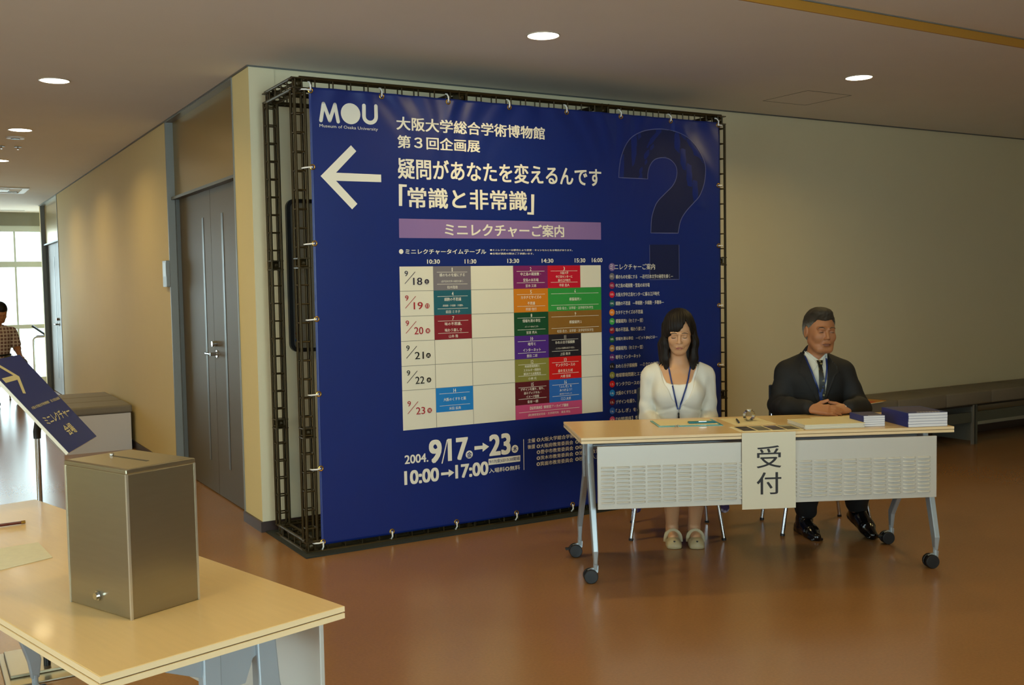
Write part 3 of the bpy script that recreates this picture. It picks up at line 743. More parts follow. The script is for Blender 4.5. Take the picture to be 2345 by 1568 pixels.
# ---- folding training tables
TZ = .70
def make_table(label, loc, rz, L=1.818, W=.578):
    t = thing('folding_table', label, 'table', loc, rz, None)
    MB().box(0, L, 0, W, .687, TZ).build('tabletop', M_wood, t, bevel=.0015)
    e = MB()
    for z0, z1 in ((.6872, .6992), (.672, .6838)):
        e.box(-.0012, L+.0012, -.0012, .0, z0, z1); e.box(-.0012, L+.0012, W, W+.0012, z0, z1); e.box(-.0012, 0, 0, W, z0, z1); e.box(L, L+.0012, 0, W, z0, z1)
    e.build('edge_band', M_edge, t)
    MB().box(.003, L-.003, .003, W-.003, .680, .6875).build('groove', M_groove, t)
    MB().box(0, L, 0, W, .6715, .6845).build('lower_board', M_wood, t)
    p = MB().box(.075, 1.735, .004, .016, .357, .656).build('modesty_panel', M_panel, t, bevel=.002)
    lv = MB(); a = .0317
    sec = [(0, .0052), (-.0055, .0018), (-.0100, -.0022), (-.0095, -.0036), (0, -.0045)]
    vs = []; N = 7
    for i in range(N):
        q = -a+2*a*i/(N-1); s_ = math.sqrt(max(0, 1-abs(q/a)**6)); vs += [(q, y*s_, z) for y, z in sec]
    fs = [(i*5+j, i*5+j+1, (i+1)*5+j+1, (i+1)*5+j) for i in range(N-1) for j in range(4)]
    lv.add(vs, fs); lv.sphere((a-.004, -.001, 0), (.005, .0045, .0045), 8, 6)
    me = bpy.data.meshes.new('louver'); me.from_pydata(lv.v, [], lv.f); me.materials.append(M_panel); me.polygons.foreach_set('use_smooth', [True]*len(me.polygons))
    for i in range(22):
        for j in range(10):
            o = bpy.data.objects.new('louver', me); COL.objects.link(o); o.parent = t; o.location = (.091+.0317+i*.0737, .004, .3885+j*.01845)
    for s, x in ((1, .066), (-1, 1.752)):
        br = MB(); br.prism([(.13, .670), (.42, .670), (.40, .645), (.32, .61), (.30, .57), (.22, .57), (.20, .62), (.14, .65)], 'x', x-.006, x+.006); br.build('bracket', M_legp, t, bevel=.002)
        f = MB(); f.tube([(x, .17, .655), (x, .165, .55), (x, .045, .15), (x, .045, .088)], [.027, .030, .024, .015], 4, flat=(.75, 1.25), up=(0, 1, 0)).build('front_leg', M_legp, t, bevel=.004)
        f = MB(); f.tube([(x-.0, .30, .655), (x, .30, .47), (x, .51, .17), (x, .515, .088)], [.024, .026, .022, .015], 4, flat=(.75, 1.25), up=(0, 1, 0)).build('rear_leg', M_legp, t, bevel=.004)
        for y in (.045, .515):
            c = MB(); c.tube([(x, y, .10), (x, y, .062)], .011, 10)
            c.prism([(x-.038, .062), (x+.014, .082), (x+.012, .05), (x-.024, .028)], 'y', y-.006, y+.006)
            cs = c.build('caster', M_legp, t)
            wx = x-.024
            for ya, yb in ((y-.026, y-.008), (y+.008, y+.024)):
                MB().tube([(wx, ya, .034), (wx, yb, .034)], .0335, 26).build('wheel', M_blk, cs, smooth=30, bevel=.003)
            if y > .3: MB().box(wx-.052, wx-.02, y-.014, y+.014, .040, .048).build('brake_lever', M_blk, cs)
    MB().tube([(.066, .235, .625), (1.752, .235, .625)], .017, 12).build('crossbar', M_legp, t, smooth=True)
    MB().tube([(.10, .44, .655), (1.72, .44, .655)], .012, 4).build('under_rail', M_dark, t)
    return t
TA = math.radians(-25.4656)
tA = make_table('reception table with silver slotted front panel, two people seated behind it', (.944, -1.927, 0), TA)
ca, sa = math.cos(TA), math.sin(TA)
def TP(a, b, z=0): return (.944+a*ca-b*sa, -1.927+a*sa+b*ca, z+TZ)
TB = math.radians(104.95)
tB = make_table('maple topped folding table in the foreground carrying the steel box', (-.915, -3.675, 0), TB, L=1.80, W=.56)

def sheet(name, pts, thick, m_, label, cat, z=TZ+.0004, group=None, world=True, extra=None):
    """flat sheet or block from its four corners in world xy"""
    cx_ = sum(p[0] for p in pts)/len(pts); cy_ = sum(p[1] for p in pts)/len(pts)
    t = thing(name, label, cat, (cx_, cy_, z), 0, group)
    q = [(p[0]-cx_, p[1]-cy_) for p in pts]
    MB().prism(q, 'z', 0, thick).build('sheet', m_, t)
    return t, q
def rect(c, ang, w_, h_): # corners of a rectangle
    a = math.radians(ang); ux = (math.cos(a), math.sin(a)); uy = (-ux[1], ux[0])
    return [(c[0]+sx*w_/2*ux[0]+sy*h_/2*uy[0], c[1]+sx*w_/2*ux[1]+sy*h_/2*uy[1]) for sx, sy in ((-1,-1),(1,-1),(1,1),(-1,1))]

M_teal = mat('teal_clear_plastic', '#4f9c9c', .25)
M_tealp = mat('teal_pen', '#0f6f80', .3)
A25 = -25.5
# teal file with a cream form on it, woman's side
c = (1.645, -1.845)
cf, q = sheet('clear_file', rect(c, A25-2, .325, .225), .0035, M_teal, 'teal plastic file with a cream form on it, before the woman', 'file')
t, q = sheet('paper_form', rect((c[0]+.004, c[1]+.012), A25-2, .296, .20), .0012, M_cream, 'cream blank form lying on the teal file', 'paper', z=TZ+.0041)
for k in (0, 1): MB().tube([(-.145+.012*k, -.095, .003), (-.145+.012*k, -.095, .015)], .0035, 8).build('ring', M_chrome, cf)
a = math.radians(A25-2)
pn = thing('pen', 'teal pens lying across the front of the teal file', 'pen', (c[0]+.045, c[1]-.075, TZ+.0046), a)
for y in (0, .011, .022): MB().tube([(-.07, y, .005), (.062, y, .005), (.075, y, .005)], [.0048, .0048, .0015], 8).build('pen_body', M_tealp, pn, smooth=True)
MB().box(-.02, .02, -.003, .002, .009, .011).build('clip', M_chrome, pn)
# centre: blank sheet with black pen and wrist watch
t, q = sheet('blank_sheet', rect((1.935, -1.975), A25+4, .21, .26), .0014, M_cream, 'cream sheet under the wrist watch and black pen', 'paper')
pn = thing('pen', 'short black pen lying left of the wrist watch', 'pen', (1.885, -1.965, TZ+.0022), math.radians(52))
MB().tube([(-.065, 0, .005), (.05, 0, .005), (.07, 0, .005)], [.0052, .0052, .0015], 9).build('pen_body', M_blk, pn, smooth=True); MB().box(.0, .045, -.0015, .0015, .0095, .011).build('clip', M_chrome, pn)
wt = thing('wrist_watch', 'silver wrist watch standing on its metal band on the cream sheet', 'watch', (1.955, -1.975, TZ+.002), math.radians(-5))
for i in range(16):
    a0 = 2*PI*i/16; a1 = 2*PI*(i+.82)/16
    if 3 <= i <= 4: continue
    m_ = MB(); R1, R2 = .0235, .0285
    P_ = lambda R_, a_: (R_*1.15*math.cos(a_), R_*math.sin(a_)+.0275)
    m_.prism([P_(R1, a0), P_(R2, a0), P_(R2, a1), P_(R1, a1)], 'y', -.0105, .0105); m_.build('band_link', M_chrome, wt)
MB().tube([(0, 0, .048), (0, 0, .058)], .0165, 24).build('case', M_chrome, wt, smooth=30); MB().tube([(0, 0, .0578), (0, 0, .0588)], .0135, 24).build('dial', mat('watch_dial', '#d8d4c0', .3), wt)
# brochures with four pictures
t, q = sheet('brochure', rect((1.79, -2.175), A25-1, .275, .20), .003, M_cream, 'white brochure with four dark pictures in a row, above the hanging paper sign', 'leaflet')
t.location = Vector(TP(.93, .118, .0004)); a = math.radians(-24)
for ch in list(t.children): bpy.data.objects.remove(ch)
t.rotation_euler = (0, 0, a)
MB().box(-.152, .152, -.085, .085, 0, .0025).build('sheet', M_cream, t); MB().box(-.16, .14, -.075, .088, -.0003, .0).build('under_sheet', M_paper, t)
for i, cc in enumerate(('#3a3638', '#6a6858', '#4a4448', '#58503c')):
    x = -.14+.073*i
    MB().box(x, x+.062, -.072, .07, .0025, .0031).build('picture', mat('picture_%d' % i, cc, .5, var=.5, scale=40), t)
    MB().box(x+.006, x+.056, .03, .06, .0031, .0034).build('picture_band', mat('picture_b%d' % i, ('#26202c', '#8a8a78', '#6a5c70', '#b0a88c')[i], .5), t)
# loose stack of papers
ps = thing('paper_stack', 'loose stack of cream papers on the table between brochure and small booklets', 'papers', TP(1.24, .155, .0004), TA+math.radians(2))
for i in range(9):
    random.seed(i); MB().box(-.15+random.uniform(-.004, .004), .15+random.uniform(-.004, .004), -.105+random.uniform(-.005, .005), .105, i*.0026, i*.0026+.0022).build('sheet', M_cream if i == 8 else M_paper, ps)
t, q = sheet('paper', rect(TP(1.43, .36)[:2], A25+3, .29, .2), .0012, M_cream, 'cream papers lying in front of the man hands', 'paper', z=TZ+.0006)
dk = thing('leaflet', 'dark blue leaflet lying on the papers by the man hands', 'leaflet', TP(1.505, .30, .0022), TA)
MB().box(-.075, .075, -.04, .04, 0, .0015).build('sheet', M_navy, dk); MB().box(-.06, .05, -.02, .01, .0015, .0019).build('picture', M_paper, dk)

def booklets(label0, loc, rz, w_, h_, th, n, group, tops):
    z = loc[2]
    for i in range(n):
        random.seed(i*7+n)
        t = thing('booklet', label0 % (tops[i]), 'booklet', (loc[0], loc[1], z), rz+random.uniform(-.02, .02), group)
        MB().box(-w_/2+.003, w_/2-.002, -h_/2+.0005, h_/2-.003, .0006, th-.0006).build('pages', mat('page_edges', '#dfe0e4', .7, var=.05, scale=3, stretch=(1, 1, 300)), t)
        c_ = MB(); c_.box(-w_/2, w_/2, -h_/2, h_/2, 0, .0006); c_.box(-w_/2, w_/2, -h_/2, h_/2, th-.0006, th); c_.box(-w_/2-.0004, -w_/2+.0006, -h_/2, h_/2, 0, th)
        c_.build('cover', M_navy, t)
        if i == n-1:
            p_ = MB(); 
            for k in range(8): p_.box(-w_*.2+k*w_*.075, -w_*.2+k*w_*.075+w_*.05, -h_*.42, -h_*.36, th, th+.0003)
            p_.build('printed_title', M_print_w, t)
            MB().box(-w_*.4, w_*.42, -h_*.3, h_*.4, th, th+.0002).build('cover_picture', mat('dusky_cover_print', '#3a3358', .4, var=.2, scale=20), t)
        z += th
ORD = ['bottom', 'second from the bottom', 'third from the bottom', 'fourth from the bottom', 'fifth from the bottom', 'sixth from the bottom', 'top']
def ords(n): return [ORD[i] if i < n-1 else 'top' for i in range(n)]
booklets('small navy booklet, %s one of the small stack', TP(1.452, .15, .0004), TA+math.radians(1), .112, .15, .0105, 5, 'small booklets stacked on the reception table', ords(5))
booklets('large navy book, %s one of the big stack at the table end', TP(1.69, .145, .0004), TA+math.radians(2), .205, .26, .0135, 5, 'large books stacked at the right end of the table', ords(5))

# hanging paper sign on the table front
ps = thing('paper_sign', 'white paper sign with two black Japanese characters hung on the reception table front', 'sign', TP(.897, -.006, -.0005), TA)
m_ = MB(); m_.box(-.131, .131, -.0008, 0, -.365, 0.001).build('sheet', mat('white_sign_paper', '#d9d4bd', .75), ps)
M_ink = mat('black_ink', '#18120f', .5)
for s, zc in (('受', -.116), ('付', -.243)):
    me, co = glyph_mesh(s, -.059, .059, zc-.053, zc+.053, 1, 'lettering', 6); co[:, 1] += -.0014; me.vertices.foreach_set('co', co.ravel()); me.materials.append(M_ink)
    o = bpy.data.objects.new('lettering', me); COL.objects.link(o); o.parent = ps

# ---- steel box on the near table
bA = math.radians(-25.5); ang = math.atan2(-3.509+3.296, -1.343+1.456)
bx = thing('collection_box', 'brushed steel collection box with a slot in its lid on the near table', 'box', (-1.343, -3.509, TZ), math.atan2(-3.439+3.509, -1.18+1.343))
Wx, Dy, Hh = .178, .243, .334
bd = MB().box(0, Wx, 0, Dy, 0, Hh-.010).build('body', M_box, bx, bevel=.004)
lid = MB(); lid.prism([(-.001, Hh-.012), (Wx+.001, Hh-.012), (Wx+.001, Hh-.002), (Wx-.006, Hh), (.006, Hh), (-.001, Hh-.002)], 'y', -.001, Dy+.001); lid.build('lid', M_box, bx, bevel=.002)
MB().box(.088, .096, .055, .19, Hh-.001, Hh+.0006).build('slot', M_dark, bx)
MB().sphere((.092, .197, Hh+.002), .005, 10, 6).build('slot_rivet', M_chrome, bx, smooth=True)
MB().tube([(-.0, .125, .035), (-.004, .125, .035)], .012, 6).build('lock', M_chrome, bx); MB().tube([(-.004, .125, .035), (-.010, .125, .035)], .008, 14).build('keyhole', M_chrome, bx)
for a_ in ((-.0012, .004, -.0012, .004), (Wx-.004, Wx+.001, -.001, .004), (-.001, .004, Dy-.004, Dy+.001)): MB().box(*a_, 0, Hh-.012).build('folded_seam', mat('seam_highlight_steel', '#d2ccba', .3, .8), bx)  # seam highlights put into the colour as a paler steel
t, q = sheet('questionnaire', [(-1.425, -2.83), (-1.44, -2.62), (-1.70, -2.66), (-1.70, -2.95)], .0008, mat('printed_grey_paper', '#e0dcc0', .8, var=.08, scale=40), 'printed paper sheet at the left end of the near table', 'paper')
pc = thing('pencil', 'dark red pencil lying on the near table behind the paper sheet', 'pencil', (-1.447, -2.33, TZ+.0005), math.radians(183))
MB().tube([(.012, 0, .005), (.17, 0, .005)], .0048, 6).build('shaft', mat('maroon_lacquer', '#5c1a1c', .3), pc); MB().tube([(0, 0, .005), (.012, 0, .005)], .0051, 12).build('ferrule', M_brass, pc)
MB().tube([(.17, 0, .005), (.19, 0, .005)], [.0048, .001], 6).build('tip', M_wood, pc)

# ---- tilted direction sign on a pole
sg = thing('direction_sign', 'tilted blue direction sign with white arrow on a metal stand', 'sign', (-1.34, -1.68, 0))
O = Vector((-1.272, -1.99, .86))-Vector((-1.34, -1.68, 0)); ux = Vector((.367, .930, 0)).normalized(); uy = Vector((-.590, .233, .773)).normalized(); un = ux.cross(uy).normalized()
def SB(u, v, n_=0): return O+ux*u+uy*v+un*n_
b_ = MB(); SW, SL = .404, .4216
b_.add([SB(u, v, n_) for n_ in (-.011, 0) for u, v in ((0, 0), (SW, 0), (SW, SL), (0, SL))], [(3, 2, 1, 0), (4, 5, 6, 7), (0, 1, 5, 4), (1, 2, 6, 5), (2, 3, 7, 6), (3, 0, 4, 7)])
b_.build('foam_board', M_paper, sg)
MB().add([SB(u, v, .0008) for u, v in ((0, 0), (SW, 0), (SW, SL), (0, SL))], [(0, 1, 2, 3)]).build('printed_face', mat('blue_print_sheet', '#182c74', .35), sg)
M_ar = mat('printed_gold_cream', '#d8cc98', .45)
def SP(poly, name='printed_arrow'):
    bm = bmesh.new(); bm.faces.new([bm.verts.new(SB(u, v, .0016)) for u, v in poly]); me = bpy.data.meshes.new(name); bm.to_mesh(me); bm.free(); me.materials.append(M_ar)
    o = bpy.data.objects.new(name, me); COL.objects.link(o); o.parent = sg
SP([(.100, .405), (.118, .398), (.196, .333), (.112, .262), (.088, .266), (.152, .3225), (.026, .3225), (.026, .343), (.152, .343), (.088, .395)])
def ST(s, u0, u1, v0, v1, b):
    me, co = glyph_mesh(s, u0, u1, v0, v1, b, 'lettering', 3)
    out = np.array([tuple(SB(float(p[0]), float(p[2]), .0016-float(p[1]))) for p in co], dtype=np.float32)
    me.vertices.foreach_set('co', out.ravel()); me.materials.append(M_ar); o = bpy.data.objects.new('lettering', me); COL.objects.link(o); o.parent = sg
ST('大阪大学総合学術博物館　第３回企画展', .04, .388, .196, .208, 1); ST('ミニレクチャー', .05, .365, .120, .157, 2); ST('会場', .152, .256, .052, .097, 2)
ctr = SB(SW/2, SL/2, -.012)
MB().tube([(0, 0, .012), (0, 0, .58)], .0125, 14).build('pole', M_dark, sg, smooth=True)
MB().tube([(0, 0, .58), (0, 0, .90)], .0095, 14).build('inner_tube', M_chrome, sg, smooth=True)
MB().tube([(0, 0, .56), (0, 0, .60)], .018, 14).build('collar', M_dark, sg, smooth=True)
MB().tube([(.0, 0, .58), (.045, .0, .58)], .004, 8).build('knob_screw', M_dark, sg)
MB().tube([(0, 0, .88), (0, 0, .905), tuple(ctr)], [.013, .014, .012], 10).build('tilt_head', M_dark, sg, smooth=True)
bp_ = MB(); bp_.box(-.15, .10, -.13, .27, 0, .008); bp_.build('base_plate', M_box, sg, bevel=.003); MB().box(-.13, .07, -.05, .25, .008, .02).build('base_weight', M_box, sg, bevel=.003)

# ---- chairs
def make_chair(name, label, loc, rz, seatm, bh=.80, fw_=.255, bw=.22, fy=-.21, by=.21, group=None):
    t = thing(name, label, 'chair', loc, rz, group)
    o = MB().box(-.20, .20, -.20, .20, .425, .452).build('seat', seatm, t); bv = o.modifiers.new('b', 'BEVEL'); bv.width = .012; bv.segments = 3
    for x, y, tx, ty in ((-fw_, fy, -.19, -.18), (fw_, fy, .19, -.18), (-bw, by, -.18, .19), (bw, by, .18, .19)):
        MB().tube([(x, y, .006), (tx, ty, .43)], .0105, 12).build('leg', M_chrome, t, smooth=True)
        MB().tube([(x, y, 0), (x+(tx-x)*.03, y+(ty-y)*.03, .013)], .0125, 12).build('foot_cap', M_blk, t)
    m_ = MB(); m_.tube([(-.19, -.18, .425), (.19, -.18, .425), (.18, .19, .425), (-.18, .19, .425), (-.19, -.18, .425)], .009, 8); m_.build('seat_rail', M_chrome, t, smooth=True)
    for x in (-.165, .165): MB().tube([(x, .19, .43), (x, .215, .55), (x*.98, .245, bh-.02)], .0095, 10).build('back_post', M_chrome, t, smooth=True)
    o = MB().prism([(-.185+.0*i, 0) for i in ()] or [(-.18, .21), (.18, .21), (.18, .228), (-.18, .228)], 'z', bh-.2, bh).build('backrest', seatm, t); bv = o.modifiers.new('b', 'BEVEL'); bv.width = .01; bv.segments = 3; o.rotation_euler = (0, 0, 0); o.location = (0, .012, 0)
    return t
M_seat = mat('dark_navy_upholstery', '#1c2430', .7)
WX, WY, WR = 2.003, -1.357, math.radians(-33.6)
make_chair('stacking_chair', 'chrome legged chair the woman in white sits on', (1.97, -1.345, 0), WR, M_seat)
MX, MY, MR = 2.755, -1.665, math.radians(-37)
make_chair('stacking_chair', 'chrome legged chair the man in the dark suit sits on', (2.715, -1.70, 0), math.radians(-25), M_seat, fw_=.26, bw=.24, fy=-.20, by=.19)
# stacked tubular chairs at the corridor end
ct = thing('stacked_chair', 'grey tubular chair with a dark tilted seat beside the corridor windows', 'chair', (.13, 11.25, 0), math.radians(-97))
for x in (-.17, .17):
    m_ = MB(); pts = [(x, -.22, 0), (x, -.22, .70)]+[(x, -.22+.06*(1-math.cos(PI/2*i/5)), .70+.06*math.sin(PI/2*i/5)) for i in range(1, 6)]+[(x, .22, .76)]
    m_.tube(pts, .014, 10); m_.build('side_tube', M_chrome, ct, smooth=True); MB().tube([(x, .22, .76), (x, .22, 0)], .014, 10).build('rear_leg', M_chrome, ct, smooth=True)
for z in (.12, .62): MB().tube([(-.17, -.22, z), (.17, -.22, z)], .010, 8).build('cross_tube', M_chrome, ct, smooth=True)
s_ = MB(); s_.prism([(-.24, .92), (-.22, .935), (.20, .60), (.185, .58)], 'x', -.15, .15); s_.build('seat_shell', M_seat, ct)
bc = make_chair('stacking_chair', 'chrome chair under the person in the plaid shirt', (-.75, 9.05, 0), math.radians(15), M_seat, bh=.78)

# ================================================================== people (implicit surfaces, one continuous mesh each)
def _poly2(px, pz, poly):
    """signed distance to a polygon (negative inside)"""
    P_ = np.array(poly, dtype=np.float32); d = np.full(px.shape, 1e9, dtype=np.float32); s = np.ones(px.shape, dtype=np.float32); n = len(P_)
    for i in range(n):
        a = P_[i]; b = P_[i-1]; ex, ez = b-a; wx, wz = px-a[0], pz-a[1]
        t = np.clip((wx*ex+wz*ez)/(ex*ex+ez*ez), 0, 1); bx_, bz_ = wx-ex*t, wz-ez*t; d = np.minimum(d, bx_*bx_+bz_*bz_)
        c1 = pz >= a[1]; c2 = pz < b[1]; c3 = ex*wz > ez*wx
        fl = (c1 & c2 & c3) | (~c1 & ~c2 & ~c3); s = np.where(fl, -s, s)
    return s*np.sqrt(d)
class Model:
    def __init__(s): s.p = []; s.fr = None
    def frame(s, c=None, R=None):
        s.fr = None if c is None else (np.array(c, dtype=np.float32), np.array(R, dtype=np.float32)); return s
    def _bb(s, pts, r):
        pts = np.array(pts, dtype=np.float32).reshape(-1, 3)
        if s.fr is not None: pts = pts@s.fr[1].T+s.fr[0]
        return pts.min(0)-r, pts.max(0)+r
    def ell(s, c, r, k=.02, op='+', rot=None):
        if np.isscalar(r): r = (r, r, r)
        R = np.array(rot if rot is not None else np.eye(3), dtype=np.float32); c = np.array(c, dtype=np.float32); rr = np.array(r, dtype=np.float32)
        def f(P):
            q = (P-c)@R; k0 = np.linalg.norm(q/rr, axis=-1); k1 = np.linalg.norm(q/(rr*rr), axis=-1)+1e-9; return k0*(k0-1)/k1
        s.p.append((f, k, op, s._bb(c, max(r)), s.fr)); return s
    def cone(s, a, b, ra, rb, k=.02, op='+'):
        a = np.array(a, dtype=np.float32); b = np.array(b, dtype=np.float32); ab = b-a; L2 = float(ab@ab)+1e-9
        def f(P):
            t = np.clip((P-a)@ab/L2, 0, 1); return np.linalg.norm(P-(a+t[..., None]*ab), axis=-1)-(ra+(rb-ra)*t)
        s.p.append((f, k, op, s._bb([a, b], max(ra, rb)), s.fr)); return s
    def chain(s, pts, rs, k=.02):
        for i in range(len(pts)-1): s.cone(pts[i], pts[i+1], rs[i], rs[i+1], k)
        return s
    def box(s, c, h, r=.01, k=.01, op='+', R=None):
        c = np.array(c, dtype=np.float32); h = np.array(h, dtype=np.float32); R = np.array(R if R is not None else np.eye(3), dtype=np.float32)
        def f(P):
            q = np.abs((P-c)@R)-(h-r); return np.linalg.norm(np.maximum(q, 0), axis=-1)+np.minimum(q.max(-1), 0)-r
        s.p.append((f, k, op, s._bb(c, float(np.linalg.norm(h))), s.fr)); return s
    def func(s, f, k=.01, op='+', bb=((-9,)*3, (9,)*3)):
        s.p.append((f, k, op, (np.array(bb[0], dtype=np.float32), np.array(bb[1], dtype=np.float32)), s.fr)); return s
    @staticmethod
    def comb(a, b, k, op):
        if op == '+':
            h = np.clip(.5+.5*(a-b)/k, 0, 1); return a+(b-a)*h-k*h*(1-h)
        if op == '-':
            h = np.clip(.5-.5*(a+b)/k, 0, 1); return a+(-b-a)*h+k*h*(1-h)
        if op == 'd': return a+b
    def at(s, P):
        P = np.asarray(P, dtype=np.float32); F = np.full(P.shape[:-1], .5, dtype=np.float32)
        for f, k, op, bb, fr in s.p:
            Q = P if fr is None else (P-fr[0])@fr[1]
            F = s.comb(F, f(Q), k, op)
        return F
    def grid(s, xs, ys, zs):
        F = np.full((len(xs), len(ys), len(zs)), .5, dtype=np.float32); ax = (xs, ys, zs)
        for f, k, op, bb, fr in s.p:
            mg = k+.03; sl = []
            for i in range(3):
                a = int(np.searchsorted(ax[i], bb[0][i]-mg)); b = int(np.searchsorted(ax[i], bb[1][i]+mg)); sl.append(slice(a, b))
            if any(q.stop <= q.start for q in sl): continue
            X = np.stack(np.meshgrid(xs[sl[0]], ys[sl[1]], zs[sl[2]], indexing='ij'), -1).astype(np.float32)
            if fr is not None: X = (X-fr[0])@fr[1]
            F[sl[0], sl[1], sl[2]] = s.comb(F[sl[0], sl[1], sl[2]], f(X), k, op)
        return F
def surface(F, ax):
    n = F.shape; S_ = F < 0; ids = []; pos = []; quads = []
    lin_ = lambda I: (I[:, 0]*n[1]+I[:, 1])*n[2]+I[:, 2]
    for d in range(3):
        a = [slice(None)]*3; b = [slice(None)]*3; a[d] = slice(0, -1); b[d] = slice(1, None)
        I = np.argwhere(S_[tuple(a)] != S_[tuple(b)])
        e, g = [q for q in range(3) if q != d]
        I = I[(I[:, e] > 0) & (I[:, g] > 0) & (I[:, e] < n[e]-1) & (I[:, g] < n[g]-1)]
        J = I.copy(); J[:, d] += 1
        f0 = F[I[:, 0], I[:, 1], I[:, 2]]; f1 = F[J[:, 0], J[:, 1], J[:, 2]]; t = f0/(f0-f1)
        p = np.stack([ax[q][I[:, q]] for q in range(3)], 1).astype(np.float64); p[:, d] += t*(ax[d][J[:, d]]-ax[d][I[:, d]])
        c = []
        for de, dg in ((-1, -1), (0, -1), (0, 0), (-1, 0)):
            K = I.copy(); K[:, e] += de; K[:, g] += dg; c.append(lin_(K)); ids.append(lin_(K)); pos.append(p)
        q = np.stack(c, 1); flip = (f0 < 0) ^ (d == 1); q[~flip] = q[~flip][:, ::-1]; quads.append(q)
    ids = np.concatenate(ids); pos = np.concatenate(pos); u, inv = np.unique(ids, return_inverse=True)
    cnt = np.bincount(inv); V = np.stack([np.bincount(inv, pos[:, q])/cnt for q in range(3)], 1)
    Qd = np.searchsorted(u, np.concatenate(quads)); return V, Qd
def axes(segs):
    o = [segs[0][0]]
    for a, b, h in segs: o += list(np.linspace(a, b, max(2, int(round((b-a)/h))+1))[1:])
    return np.array(o, dtype=np.float32)
def to_obj(name, model, ax, mats, parent, mi=None):
    F = model.grid(*ax); V, Qd = surface(F, ax)
    me = bpy.data.meshes.new(name); me.vertices.add(len(V)); me.vertices.foreach_set('co', V.astype(np.float32).ravel())
    me.loops.add(len(Qd)*4); me.loops.foreach_set('vertex_index', Qd.astype(np.int32).ravel())
    me.polygons.add(len(Qd)); me.polygons.foreach_set('loop_start', np.arange(0, len(Qd)*4, 4, dtype=np.int32)); me.polygons.foreach_set('loop_total', np.full(len(Qd), 4, dtype=np.int32))
    me.update(calc_edges=True); me.validate()
    me.polygons.foreach_set('use_smooth', [True]*len(me.polygons))
    for q in (mats if isinstance(mats, (list, tuple)) else [mats]): me.materials.append(q)
    o = bpy.data.objects.new(name, me); COL.objects.link(o); o.parent = parent; return o
def front_y(models, x, z, y0=-.75, y1=.2):
    """first surface met coming from the front (-y) at (x, z), local"""
    y = y0
    for _ in range(90):
        d = min(float(m_.at(np.array([[x, y, z]]))[0]) for m_ in models)
        if d < .0004: break
        y += max(d*.7, .0006)
        if y > y1: break
    return y
def ribbon(name, models, pts, wd, m_, parent, e=.002, th=.0012, sub=6):
    P_ = []
    for i in range(len(pts)-1):
        for k in range(sub): t = k/sub; P_.append([pts[i][j]+(pts[i+1][j]-pts[i][j])*t for j in range(len(pts[0]))])
    P_.append(list(pts[-1])); n = len(P_); vs = []
    for i, p in enumerate(P_):
        a = P_[max(i-1, 0)]; b = P_[min(i+1, n-1)]; t = Vector((b[0]-a[0], b[1]-a[1])).normalized(); q = Vector((-t.y, t.x)); w2 = (p[2] if len(p) > 2 else wd)/2
        yc = front_y(models, p[0], p[1])
        for sg_ in (-1, 1):
            x, z = p[0]+q.x*w2*sg_, p[1]+q.y*w2*sg_; y = max(min(front_y(models, x, z), yc+.006), yc-.004); vs += [(x, y-e-th, z), (x, y-e, z)]
    fs = []
    for i in range(n-1):
        a = i*4; b = a+4; fs += [(a, a+2, b+2, b), (a+1, b+1, b+3, a+3), (a, b, b+1, a+1), (a+2, a+3, b+3, b+2)]
    fs += [(0, 1, 3, 2), (n*4-4, n*4-2, n*4-1, n*4-3)]
    o = MB().add(vs, fs).build(name, m_, parent, smooth=50); return o
def rotx(a): c, s = math.cos(a), math.sin(a); return np.array([[1,0,0],[0,c,-s],[0,s,c]])
def rotz(a): c, s = math.cos(a), math.sin(a); return np.array([[c,-s,0],[s,c,0],[0,0,1]])
def roty(a): c, s = math.cos(a), math.sin(a); return np.array([[c,0,s],[0,1,0],[-s,0,c]])
def head(M, c, R, s=1., fem=True):
    M.frame(c, R); q = lambda *v: tuple(x*s for x in v)
    M.ell(q(0, .02, .035), q(.075, .093, .085), .02)
    M.ell(q(0, -.022, -.022), q(.062 if fem else .069, .066, .088), .03)
    M.ell(q(0, -.052, -.094), q(.024 if fem else .034, .026, .021), .03)
    for x in (-1, 1):
        M.cone(q(x*(.045 if fem else .053), -.004, -.055), q(x*(.018 if fem else .03), -.058, -.094), .018*s, .016*s, .028)
        M.ell(q(x*.036, -.063, -.028), q(.024, .020, .024), .022)
        M.ell(q(x*.0315, -.096, .004), q(.019, .013, .011), .014, '-')
        M.ell(q(x*.0315, -.0765, .001), q(.0155, .0105, .0095), .005)
        M.cone(q(x*.012, -.088, .021), q(x*.046, -.076, .022), .008*s, .006*s, .014)
        M.ell(q(x*.010, -.093, -.034), q(.0075, .009, .0065), .006)
        M.ell(q(x*.078, .014, -.006), q(.009, .019, .031), .008); M.ell(q(x*.087, .008, -.002), q(.006, .010, .018), .006, '-')
    M.cone(q(0, -.086, .010), q(0, -.104, -.028), .0065*s, .0098*s, .010)
    M.ell(q(0, -.078, -.064), q(.026, .015, .016), .014)
    M.ell(q(0, -.0925, -.0605), q(.0205, .0058, .0042), .0035); M.ell(q(0, -.0915, -.0705), q(.0170, .0066, .0052), .0035)
    M.cone(q(-.023, -.0985, -.0655), q(.023, -.0985, -.0655), .0016, .0016, .002, '-')
    for x in (-1, 1): M.ell(q(x*.0065, -.099, -.0415), q(.0032, .004, .0022), .002, '-')
    M.frame()
